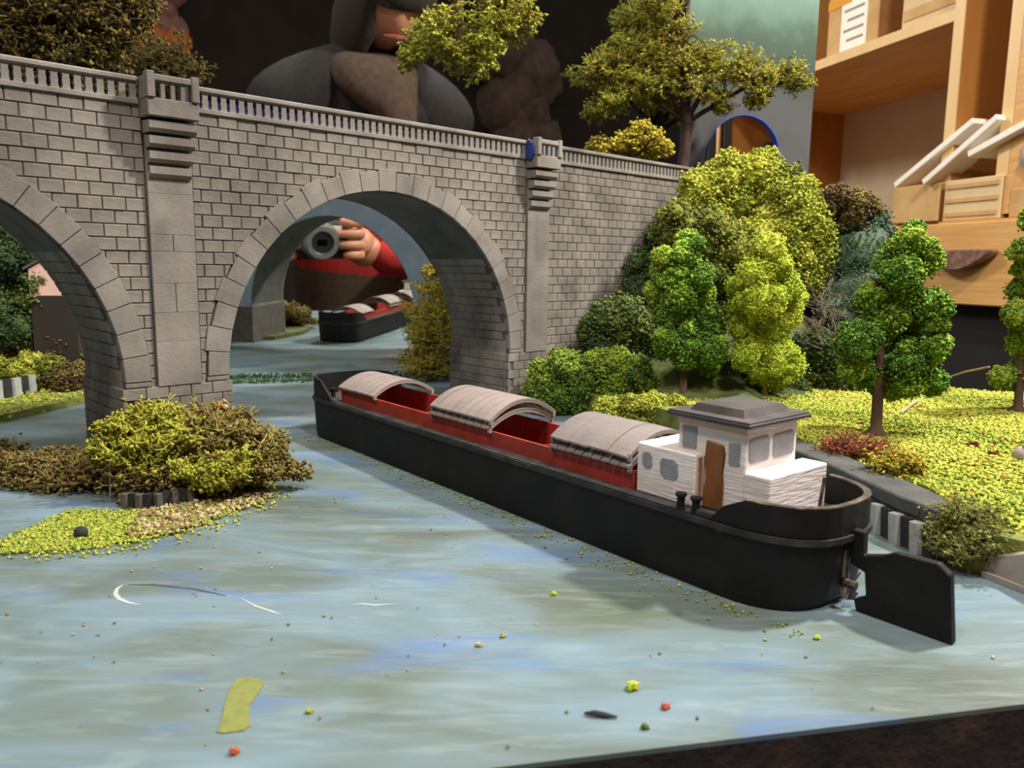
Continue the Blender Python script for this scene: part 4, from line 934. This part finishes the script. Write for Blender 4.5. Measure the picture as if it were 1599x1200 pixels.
sh = thing('shore_strip', 'thin dark green flock strip along the foot of the mirror', 'grass', (-1.9, 6.7, 0)); M_shore = mat('shore_flock', [(40, 62, 36), (62, 92, 52), (96, 116, 60)], .95, tint=True)
patch('flock', fs, M_shore, 9000, .012, .03, sh, (-1.9, 6.7, 0), .4)

# ------------------------------------------------------------------ bits on the water
flk = W((0, 900), (1599, 1080), (1599, 950), (1300, 900), (900, 800), (500, 740), (400, 780), (0, 870))
allw = [(-2.0, 1.8), (1.3, 1.75), (1.4, 2.3), (.2, 2.6), (-.9, 3.9), (-2.4, 3.3)]
P = rng.uniform((-2.4, 1.3), (1.5, 4), (260, 2)); P = np.array([p for p in P if en.dot(Vector((p[0], p[1], 0))-ea) > .03 and not (-1.1 < (Vector((p[0], p[1], 0))-GO).dot(gx) < 2.5 and -.05 < (Vector((p[0], p[1], 0))-GO).dot(gy) < .6)])
V, Fc = granules(np.column_stack([P, np.full(len(P), .004)]), .005, .7)
o = link('scattered_crumbs', mesh_tri('scattered_crumbs', V, Fc, M_gravel, np.repeat(rng.uniform(0, 1, len(P)), 4))); tag(o, 'tiny scattered crumbs of scatter material on the painted water', 'crumbs', kind='stuff')
near_hull = []
for i in range(420):
    u_ = random.uniform(-1.0, 2.2); v_ = -abs(random.gauss(0, .05))-.005; near_hull.append(GO+gx*u_+gy*v_+Vector((0, 0, .004)))
V, Fc = granules(np.array([p[:] for p in near_hull]), .006, .7); o = link('hull_crumbs', mesh_tri('hull_crumbs', V, Fc, M_flock, np.repeat(rng.uniform(0, .6, len(near_hull)), 4))); tag(o, 'green crumbs gathered along the waterline of the barge', 'crumbs', kind='stuff')
def crumb(label, px, py, r, m, t=.6, name='foam_crumb', sx=1):
    p = atz(px, py); o = foam(name, [(p.x-r*.3*sx, p.y, r*.7, r, t), (p.x+r*.5*sx, p.y, r*.55, r*.75, t), (p.x, p.y-r*.3, r*.9, r*.6, t+.15)], m, 140, r*.3, origin=(p.x, p.y, 0)); return tag(o, label, 'crumb')
crumb('bright green foam crumb near the front table edge', 988, 1077, .012, M_foamB)
crumb('orange brown chip right of the green foam crumb', 1039, 1107, .008, M_flockred)
crumb('dull green crumb just above the table edge', 1007, 1139, .007, M_foamE)
crumb('red chip near the bottom of the picture under the yellow dab', 366, 1178, .008, M_flockred)
crumb('small yellow crumb right of the yellow dab', 483, 1114, .006, M_foamD)
crumb('small green crumb on open water before the barge middle', 865, 930, .007, M_foamB)
crumb('lime crumb below the stern of the barge', 1276, 999, .007, M_foamB)
crumb('yellow crumb left of the white speck in midwater', 786, 996, .006, M_foamD)
crumb('pale speck in midwater left of the yellow crumb', 748, 1010, .007, M_gravel, .95)
tg = atz(937, 1121); o = moss('dark_twig', [(tg.x, tg.y, .008, .03)], M_piled, 1, .03, .004, levels=1)
bpy.data.objects.remove(o)
o = MB().tube([(-.035, .006, .006), (-.012, .002, .009), (.012, -.002, .007), (.038, -.006, .005)], [.003, .0065, .006, .002], 7).build('dark_twig', M_piled, loc=(tg.x, tg.y, 0)); tag(o, 'short black twig lying on the water near the table edge', 'twig')
dab = MB(); dp_ = [(370, 1061), (390, 1060), (410, 1063), (411, 1072), (400, 1088), (391, 1102), (389, 1122), (391, 1135), (380, 1143), (350, 1147), (338, 1145), (346, 1128), (350, 1105), (358, 1080)]
M_dab = mat('dab_paint', [(112, 114, 60), (126, 130, 72), (110, 122, 62)], .5, 20, 3)
dc = atz(375, 1105); dab.prism([(atz(x, y).x-dc.x, atz(x, y).y-dc.y) for x, y in dp_], .0, .003, 'z')
tag(dab.build('paint_dab', M_dab, loc=(dc.x, dc.y, 0)), 'yellow green paint dab on the foreground water', 'paint dab')
M_strk = mat('stroke_white', [(168, 176, 168), (190, 196, 188)], .5, 20, 3)
def stroke(label, pts, r, m=None):
    Q = [atz(x, y) for x, y in pts]; c = Q[0]; m_ = MB()
    for k in range(len(Q)-1):
        d = (Q[k+1]-Q[k]).normalized(); s_ = Vector((-d.y, d.x, 0)); ra = r*math.sin(math.pi*(k+.15)/(len(Q)-.7)); rb_ = r*math.sin(math.pi*(k+1.15)/(len(Q)-.7))
        A, B_ = Q[k]-c, Q[k+1]-c
        m_.prism([tuple((A-s_*ra)[:2]), tuple((B_-s_*rb_)[:2]), tuple((B_+s_*rb_)[:2]), tuple((A+s_*ra)[:2])], .0002, .0016, 'z')
    return tag(m_.build('paint_stroke', m or M_strk, loc=(c.x, c.y, 0)), label, 'paint stroke')
stroke('curved white paint stroke left of the foreground middle', [(192, 914), (183, 920), (180, 928), (186, 936), (200, 942), (221, 946)], .007)
stroke('thin white paint line right of the curved stroke', [(375, 935), (400, 948), (425, 956), (440, 962)], .004)
stroke('dark thin paint line closing the curved stroke', [(200, 914), (240, 914), (300, 920), (352, 931)], .005, M_kerb)
stroke('short pale stroke in open water', [(548, 946), (565, 944), (585, 946), (625, 944)], .004)

# ------------------------------------------------------------------ shelves behind on the right
SA = math.radians(106.6); SO = Vector((7.04, 13.0, 0))
su = thing('shelf_unit', 'beech shelf unit with open bay standing along the wall', 'shelf unit', (SO.x, SO.y, -8), SA)
def sbox(name, x0, x1, y0, y1, z0, z1, m, parent=su, bevel=0): return MB().box(x0, x1, y0, y1, z0+8, z1+8).build(name, m, parent, bevel)
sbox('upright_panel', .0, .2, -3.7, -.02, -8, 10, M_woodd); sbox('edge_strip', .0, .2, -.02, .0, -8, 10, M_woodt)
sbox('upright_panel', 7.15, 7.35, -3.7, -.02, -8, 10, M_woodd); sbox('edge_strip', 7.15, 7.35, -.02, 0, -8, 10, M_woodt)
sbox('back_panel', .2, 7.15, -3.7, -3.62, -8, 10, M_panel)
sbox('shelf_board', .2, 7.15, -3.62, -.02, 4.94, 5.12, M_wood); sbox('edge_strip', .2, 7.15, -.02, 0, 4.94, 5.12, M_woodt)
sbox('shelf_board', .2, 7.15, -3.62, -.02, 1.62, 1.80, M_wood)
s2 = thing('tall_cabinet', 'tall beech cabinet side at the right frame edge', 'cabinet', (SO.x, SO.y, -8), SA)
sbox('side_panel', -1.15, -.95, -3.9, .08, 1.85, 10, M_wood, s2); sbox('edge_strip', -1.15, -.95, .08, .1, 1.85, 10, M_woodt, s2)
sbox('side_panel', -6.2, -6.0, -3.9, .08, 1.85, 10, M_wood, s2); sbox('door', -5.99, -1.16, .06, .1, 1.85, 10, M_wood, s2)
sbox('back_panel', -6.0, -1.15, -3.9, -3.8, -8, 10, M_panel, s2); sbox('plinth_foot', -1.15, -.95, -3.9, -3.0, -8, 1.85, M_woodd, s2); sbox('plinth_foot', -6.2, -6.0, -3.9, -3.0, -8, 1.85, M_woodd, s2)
dr = thing('drawer_chest', 'wide beech drawer chest with a curved translucent pull handle', 'drawer chest', (SO.x, SO.y, -8), SA)
sbox('chest_top', -5.6, -.02, -2.9, .16, 1.60, 1.78, M_wood, dr); sbox('side_panel', -5.6, -5.4, -2.9, .1, -8, 1.6, M_woodd, dr); 
sbox('side_panel', 1.31, 1.40, .02, .1, -8, .47, M_woodd, dr)
fr = sbox('drawer_front', -4.6, 1.35, .16, .32, .48, 1.74, M_wood, dr, .02)
sbox('cavity_shade', -5.4, 1.3, .02, .08, -8, .47, mat('cavity_shade_black', [(20, 15, 12), (28, 22, 18)], .9, 2), dr)  # near-black sheet stands in for the shade in the cavity under the drawer
M_handle = mat('handle_plastic', [(96, 70, 58), (150, 116, 104)], .15, 8, 3)
hd = MB(); 
hd.prism([(-1.35+1.25*(i/10), 1.26-.26*math.sin(math.pi*i/10)) for i in range(11)]+[(-.10, 1.32), (-1.35, 1.32)], .32, .52)
hd.build('handle', M_handle, fr, .02, loc=(0, 0, 8))
def carton(label, x0, x1, y0, y1, z0, z1, m, side=None, name='cardboard_box', slats=0, lab=None, lid=False):
    c = ((x0+x1)/2, (y0+y1)/2); Rz = Matrix.Rotation(SA, 4, 'Z'); p = SO+Rz @ Vector((c[0], c[1], 0)); p.z = z0
    t = thing(name, label, 'box', p, SA); hx_, hy_, h = (x1-x0)/2, (y1-y0)/2, z1-z0
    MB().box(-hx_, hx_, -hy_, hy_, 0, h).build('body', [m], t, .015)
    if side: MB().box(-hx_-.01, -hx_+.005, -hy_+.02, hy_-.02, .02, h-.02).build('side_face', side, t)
    for k in range(slats):
        z = h*(.16+.68*k/max(1, slats-1)); MB().box(-hx_*.9, hx_*.9, hy_, hy_+.02, z-h*.05, z+h*.05).build('slat', M_card, t)
    if lab:
        lx0, lx1, lz0, lz1 = lab; pl_ = MB().box(lx0, lx1, hy_, hy_+.012, lz0, lz1).build('paper_label', M_paper, t)
        for k in range(4):
            z = lz1-(lz1-lz0)*(.2+.2*k); MB().box(lx0+.08, lx1-.08-(.1 if k % 2 else 0), hy_+.012, hy_+.016, z-.025, z+.025).build('print_line', M_ink, pl_)
    return t
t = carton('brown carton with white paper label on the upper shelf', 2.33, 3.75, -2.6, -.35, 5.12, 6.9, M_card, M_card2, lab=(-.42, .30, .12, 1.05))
MB().box(.02, .71, 1.125, 1.14, 1.0, 1.18).build('amber_tape', M_tape, t)
carton('slatted pale carton on the upper shelf beside the upright', .35, 1.62, -2.6, -.25, 5.12, 6.9, M_cardlt, M_card2, slats=4)
carton('plain tan carton on the chest next to the white cards', .08, 1.10, -.9, .1, 1.80, 2.42, M_card, M_card2)
carton('slatted tan crate on the chest above the handle', -1.12, -.06, -.8, .14, 1.78, 2.42, M_cardlt, M_card2, slats=3)
carton('low carton at the right frame edge on the chest', -2.4, -1.25, -.8, .12, 1.78, 2.2, M_card, M_card2)
Rz = Matrix.Rotation(SA, 4, 'Z')
def leaf(label, x, y, z, L_, Wd, tilt, yaw, name='white_card'):
    p = SO+Rz @ Vector((x, y, 0)); p.z = z
    o = MB().box(-L_/2, L_/2, -Wd/2, Wd/2, 0, .10).build(name, M_paper, loc=p, rot=(tilt[0], tilt[1], SA+yaw), bevel=.01); return tag(o, label, 'card', 'white cards leaning on the chest')
leaf('white card leaning on the tan carton, farthest left', .30, -.15, 2.84, 1.75, .5, (0, .50, 0), 0)
leaf('white card in the middle of the leaning three', -.38, .0, 2.80, 1.55, .5, (0, .56, 0), 0)
leaf('white card nearest the crumpled plastic bag', -1.25, -.05, 2.95, 1.45, .6, (0, .32, 0), 0)
p = SO+Rz @ Vector((.9, -2.2, 0)); o = MB().box(-.9, .9, -.5, .5, 0, .62).build('white_packet', M_paper, loc=(p.x, p.y, 1.81), rot=(0, 0, SA), bevel=.03); tag(o, 'white packet behind the tan carton on the lower shelf', 'packet')
p = SO+Rz @ Vector((-1.75, -.35, 0))
M_bag = mat('plastic_bag', [(170, 168, 176), (206, 204, 210)], .25, 6, 4, .4, 10)
V = ICOV.copy(); ph = rng.uniform(0, 6, 4); d = 1+.25*np.sin(V@np.array([7, 4, 6.])+ph[0])*np.sin(V@np.array([-5, 8, 5.])+ph[1])+rng.uniform(-.1, .1, len(V)); V = V*d[:, None]*np.array([.62, .45, .48]); V[:, 2] += .47
o = link('plastic_bag', mesh_tri('plastic_bag', V, ICOF, M_bag), None, (p.x, p.y, 2.2)); tag(o, 'crumpled clear plastic bag on the low carton', 'bag')
p = SO+Rz @ Vector((6.9, -1.6, 0)); o = MB().box(-.05, .05, -.5, .5, 0, .5).build('black_clip', M_piled, loc=(p.x, p.y, 3.6), rot=(0, 0, SA), bevel=.05); o.parent = None; tag(o, 'dark object fixed to the far shelf panel', 'clip')
# two dark upright battens seen through the tunnel opening
for lab, px in (('left of the two dark battens seen through the tunnel opening', 1122), ('right of the two dark battens seen through the tunnel opening', 1146)):
    a = at(px, 300, 17.0); MB_ = MB().box(-.09, .09, -.09, .09, 0, 14).build('batten', M_dark, loc=(a.x, a.y, -8), rot=(0, -.02, .2), bevel=.01); tag(MB_, lab, 'batten')

# ------------------------------------------------------------------ photographer with the camera, seen in the mirror
M_skin = mat('skin', [(196, 132, 104), (214, 150, 122)], .5, 6, 3)
M_sweater = mat('red_sweater', [(150, 26, 22), (176, 38, 30)], .9, 20, 3, .3, 60)
M_trouser = mat('brown_trousers', [(70, 54, 40), (86, 68, 52)], .9, 10, 3)
M_hair = mat('dark_hair', [(34, 26, 23), (54, 42, 35)], .95, 30, 3)
M_vest = mat('dark_vest', [(26, 21, 22), (38, 31, 31)], .9, 8, 3)
pc_ = Vector((1.75, -3.4, -8))
per = thing('person', 'person in red sweater and dark vest holding a compact camera, reflected in the mirror', 'person', pc_)
def skin_mesh(name, verts, edges, rad, root=0, sub=2):
    me = bpy.data.meshes.new(name); me.from_pydata(verts, edges, []); o = bpy.data.objects.new(name, me); COL.objects.link(o)
    md = o.modifiers.new('s', 'SKIN'); md.use_smooth_shade = True
    for i, sv in enumerate(me.skin_vertices[0].data):
        r = rad[i]; sv.radius = (r, r) if not hasattr(r, '__len__') else r; sv.use_root = (i == root)
    s2_ = o.modifiers.new('d', 'SUBSURF'); s2_.levels = sub; s2_.render_levels = sub
    bpy.context.view_layer.update(); dg = bpy.context.evaluated_depsgraph_get()
    out = bpy.data.meshes.new_from_object(o.evaluated_get(dg)); bpy.data.objects.remove(o); return out
# joints relative to pc_ (z up from floor, camera at z=9)
J_ = dict(pel=(0, -.4, 5.6), abd=(-.1, -.2, 7.2), che=(-.1, 0, 9.6), nek=(.1, .3, 11.9), nk2=(.2, .55, 12.8),
          sl=(-1.75, 0, 11.5), sr=(1.75, 0, 11.5), el=(-2.7, .8, 8.9), er=(1.7, .8, 8.9),
          wl=(-2.65, 2.8, 8.7), wr=(-.65, 2.8, 8.7),
          hl=(-.9, -.2, 5.6), hr=(.9, -.2, 5.6), kl=(-1.3, 3.0, 5.2), kr=(1.3, 3.0, 5.2), al=(-1.2, 2.7, .7), ar=(1.2, 2.7, .7), tl=(-1.3, 4.4, .3), tr=(1.3, 4.4, .3))
names = list(J_); idx = {k: i for i, k in enumerate(names)}
E_ = [('pel', 'abd'), ('abd', 'che'), ('che', 'nek'), ('nek', 'nk2'), ('nek', 'sl'), ('nek', 'sr'), ('sl', 'el'), ('sr', 'er'), ('el', 'wl'), ('er', 'wr'), ('pel', 'hl'), ('pel', 'hr'), ('hl', 'kl'), ('hr', 'kr'), ('kl', 'al'), ('kr', 'ar'), ('al', 'tl'), ('ar', 'tr')]
RD = dict(pel=(1.5, 1.1), abd=(1.45, 1.0), che=(1.75, 1.1), nek=(.75, .6), nk2=.55, sl=.75, sr=.75, el=.52, er=.52, wl=.33, wr=.33, hl=.95, hr=.95, kl=.65, kr=.65, al=.42, ar=.42, tl=.35, tr=.35)
bme = skin_mesh('body', [J_[k] for k in names], [(idx[a], idx[b]) for a, b in E_], [RD[k] for k in names])
for m_ in (M_sweater, M_trouser, M_skin, M_vest): bme.materials.append(m_)
for pgn in bme.polygons:
    c = pgn.center
    arm = c.y > 1.6 and c.z > 7
    pgn.material_index = 2 if (c.z > 12.2 and abs(c.x) < .8) else (1 if c.z < 8.25 and not (abs(c.x) > 1.75 or c.y > 1.3) else 0) if c.z > 6.6 else 1
    if c.z > 11.0 and not c.z > 12.2: pgn.material_index = 3
    if c.z <= 12.2 and c.z > 6.6 and abs(c.x) > 1.5 and pgn.material_index == 1: pgn.material_index = 0
link('body', bme, per)
# vest panels over the shoulders
vm = skin_mesh('vest', [(-1.6, 0, 11.70), (-.7, .2, 12.15), (0, -.25, 11.70), (.7, .2, 12.15), (1.6, 0, 11.70), (-1.3, -.5, 10.00), (1.3, -.5, 10.00), (-2.2, .1, 11.00), (2.2, .1, 11.00)], [(0, 1), (1, 2), (2, 3), (3, 4), (2, 5), (2, 6), (0, 7), (4, 8)], [1.0, .85, 1.0, .85, 1.0, 1.1, 1.1, .7, .7], 2); vm.materials.append(M_vest); link('vest', vm, per)
scf = skin_mesh('scarf', [(-.75, .35, 12.45), (-.45, 1.05, 12.20), (0, 1.25, 12.05), (.45, 1.05, 12.20), (.75, .35, 12.45), (.3, 1.35, 11.50), (.4, 1.4, 10.80)], [(0, 1), (1, 2), (2, 3), (3, 4), (2, 5), (5, 6)], [.4, .45, .45, .45, .4, .38, .3], 2); scf.materials.append(mat('brown_scarf', [(66, 49, 40), (86, 66, 53)], .9, 8, 3, .2)); link('scarf', scf, per)
# head
HV = ICOV.copy(); HV = HV*np.array([.78, .95, 1.15])
HV[:, 0] *= np.where(HV[:, 2] < -.3, 1+.22*(HV[:, 2]+.3), 1)
face = HV[:, 1] > .2
HV[:, 1] -= np.where(face & (HV[:, 2] < -.75), .12, 0)
for ex in (-.3, .3):   # eye sockets
    w_ = np.exp(-(((HV[:, 0]-ex)/.16)**2+((HV[:, 2]-.08)/.13)**2))*face; HV[:, 1] -= .12*w_
w_ = np.exp(-((HV[:, 0]/.13)**2+((HV[:, 2]+.16)/.22)**2))*face; HV[:, 1] += .22*w_
w_ = np.exp(-((HV[:, 0]/.3)**2+((HV[:, 2]+.56)/.07)**2))*face; HV[:, 1] -= .06*w_
HR = Matrix.Rotation(-.55, 3, 'X'); HC = Vector((.25, .95, 13.85))
hm = mesh_tri('head', HV, ICOF, M_skin, smooth=True); ho = link('head', hm, per, HC, HR.to_euler())
hair = ICOV*np.array([.95, 1.1, 1.26]); low = np.clip(-hair[:, 2], 0, 9)
hair[:, 0] *= 1+.35*low; hair[:, 2] -= .75*low; hair[:, 1] -= .12*low
keepf = [f_ for f_ in ICOF if not (hair[f_].mean(0)[1] > .45 and abs(hair[f_].mean(0)[0]) < .55 and hair[f_].mean(0)[2] < -.05) and hair[f_].mean(0)[2] > -1.9]
hair = hair*(1+rng.uniform(-.03, .03, len(hair)))[:, None]
hm_ = mesh_tri('hair', hair, np.array(keepf), M_hair, smooth=True); hh = link('hair', hm_, ho); sd = hh.modifiers.new('thick', 'SOLIDIFY'); sd.thickness = .08
M_eye = mat('eye_dark', [(40, 30, 26)], .2); M_lip = mat('lip', [(150, 84, 74)], .5)
for ex in (-.3, .3):
    MB().lathe([(0, -.09), (.06, -.07), (.09, 0), (.06, .07), (0, .09)], 12, (0, 0, 0)).build('eye', M_eye, ho, smooth=True, loc=(ex, .82, .07))
    MB().tube([(ex-.17, .84, .25), (ex, .88, .29), (ex+.17, .84, .25)], .035, 6).build('eyebrow', M_hair, ho)
for ex in (-1, 1): MB().lathe([(0, -.22), (.1, -.18), (.15, 0), (.13, .15), (0, .22)], 10).build('ear', M_skin, ho, smooth=True, loc=(ex*.8, 0, 0))
MB().tube([(-.24, .82, -.56), (0, .88, -.55), (.24, .82, -.56)], [.03, .055, .03], 6).build('mouth', M_lip, ho)
# compact camera: body, lens barrel just behind the view point
cmm = thing('compact_camera', 'silver and black compact camera held by the reflected person', 'camera', CAM-cF*.40)
cmm.rotation_euler = Matrix((cR, cF, cU)).transposed().to_euler()
M_cblk = mat('camera_black', [(24, 24, 26), (38, 38, 40)], .4, 10, 2); M_csil = mat('camera_silver', [(150, 150, 154), (176, 176, 178)], .3, 10, 2, metal=.7)
MB().box(-.55, .55, -.22, .0, -.36, .32).build('body', M_cblk, cmm, .05)
MB().box(-.35, -.1, -.15, -.02, .32, .37).build('shutter_button', M_csil, cmm, .01); MB().box(.2, .42, 0, .012, .12, .24).build('flash_window', M_paper, cmm)
lens = MB()
def ylathe(prof, n=32):
    V = [(r*math.cos(6.2832*j/n), y, r*math.sin(6.2832*j/n)) for r, y in prof for j in range(n)]; return V, [(i*n+j, i*n+(j+1) % n, (i+1)*n+(j+1) % n, (i+1)*n+j) for i in range(len(prof)-1) for j in range(n)]
V, Fs = ylathe([(.34, 0), (.34, .12), (.31, .13), (.31, .26), (.28, .27), (.28, .365), (.20, .365), (.19, .345)]); MB().add(V, Fs).build('lens_barrel', M_csil, cmm, smooth=False)
V, Fs = ylathe([(.19, .345), (.12, .338), (.0, .335)]); MB().add(V, Fs).build('lens_shutter_ring', M_cblk, cmm)
MB().box(-.09, .09, .336, .342, -.055, .055).build('lens_glass', mat('lens_glass', [(6, 6, 8)], .05), cmm)
# hands: palm + five separate fingers each, closing on the sides of the camera
cmx = lambda x, y, z: CAM-cF*.40+cR*x+cF*y+cU*z-pc_
def hand(side):
    s_ = side; wr = Vector(J_['wl' if s_ < 0 else 'wr'])
    palm = [wr, cmx(s_*.98, -.55, -.28), cmx(s_*.78, -.25, -.12), cmx(s_*.70, -.02, .02)]
    parts_ = [([tuple(p) for p in palm], [.32, .34, .34, .26])]
    for k, (z, ln) in enumerate(((.30, .95), (.10, 1.05), (-.10, 1.0), (-.28, .82))):
        parts_.append(([tuple(cmx(s_*.74, -.1, z)), tuple(cmx(s_*.74, .14, z+.02)), tuple(cmx(s_*(.74-.26*ln), .20, z+.03)), tuple(cmx(s_*(.74-.42*ln), .13, z+.02))], [.115, .10, .09, .075]))
    parts_.append(([tuple(cmx(s_*.85, -.35, -.2)), tuple(cmx(s_*.66, -.42, -.02)), tuple(cmx(s_*.42, -.34, .12)), tuple(cmx(s_*.30, -.30, .18))], [.16, .13, .11, .09]))
    V, E2, R2 = [], [], []
    bm = bmesh.new()
    for P_, r_ in parts_:
        me = skin_mesh('h', P_, [(i, i+1) for i in range(len(P_)-1)], r_, 0, 2); bm.from_mesh(me)
    me = bpy.data.meshes.new('hand'); bm.to_mesh(me); bm.free(); me.materials.append(M_skin); me.polygons.foreach_set('use_smooth', [True]*len(me.polygons))
    return link('hand', me, per)
hand(-1); hand(1)
stl = thing('stool', 'dark wooden stool under the reflected person', 'stool', (pc_.x, pc_.y-.4, -8))
MB().lathe([(0, 0), (1.5, 0), (1.6, .1), (1.6, .3), (1.5, .4), (0, .4)], 24, (0, 0, 4.05)).build('seat', M_bark, stl)
for k in range(4):
    a = k*math.pi/2+.78; MB().tube([(1.4*math.cos(a), 1.4*math.sin(a), 0), (1.0*math.cos(a), 1.0*math.sin(a), 4.1)], .12, 8).build('leg', M_bark, stl)
# room things behind the photographer that show in the mirror
def refl(px, py, Y):
    r = cF+cR*((px-799.5)/FPX)+cU*((600-py)/FPX); nn = (mn+Vector((0, 0, .025))).normalized(); t = (MO-CAM).dot(nn)/r.dot(nn); h = CAM+r*t; q = r-nn*2*r.dot(nn); return h+q*((Y-h.y)/q.y)
M_or = mat('orange_cloth', [(214, 110, 50), (224, 130, 74)], .8, 3, 2)
def coat(label, px, py, w_, h_, m, name='hanging_coat'):
    p = refl(px, py, -15.8); t = thing(name, label, 'coat', (p.x, -15.95, p.z), 0, 'clothes hanging on the dark wall')
    blobs = [(rng.uniform(-.35, .35)*w_, .25, rng.uniform(-.9, -.1)*h_, w_*.36) for _ in range(9)]+[(0, .22, -.12*h_, w_*.3), (0, .22, -.5*h_, w_*.4)]
    foam('cloth', blobs, m, 40, .02, t, core=1.0, lumps=0); MB().tube([(0, -.05, .1), (0, .2, .1), (0, .25, -.1)], .06, 8).build('hook', M_csil, t); return t
coat('orange garment hanging on the dark wall, seen in the mirror', 246, 45, 1.5, 1.5, M_or)
coat('rosy garment hanging above the orange one, seen in the mirror', 246, -25, 1.3, 1.6, mat('rosy_cloth', [(150, 104, 96), (166, 120, 110)], .8, 3, 2))
coat('dull brown jacket hanging on the dark wall, seen in the mirror right of the person', 800, 60, 3.4, 5.0, mat('brown_cloth', [(92, 72, 66), (112, 90, 80)], .9, 3, 2))
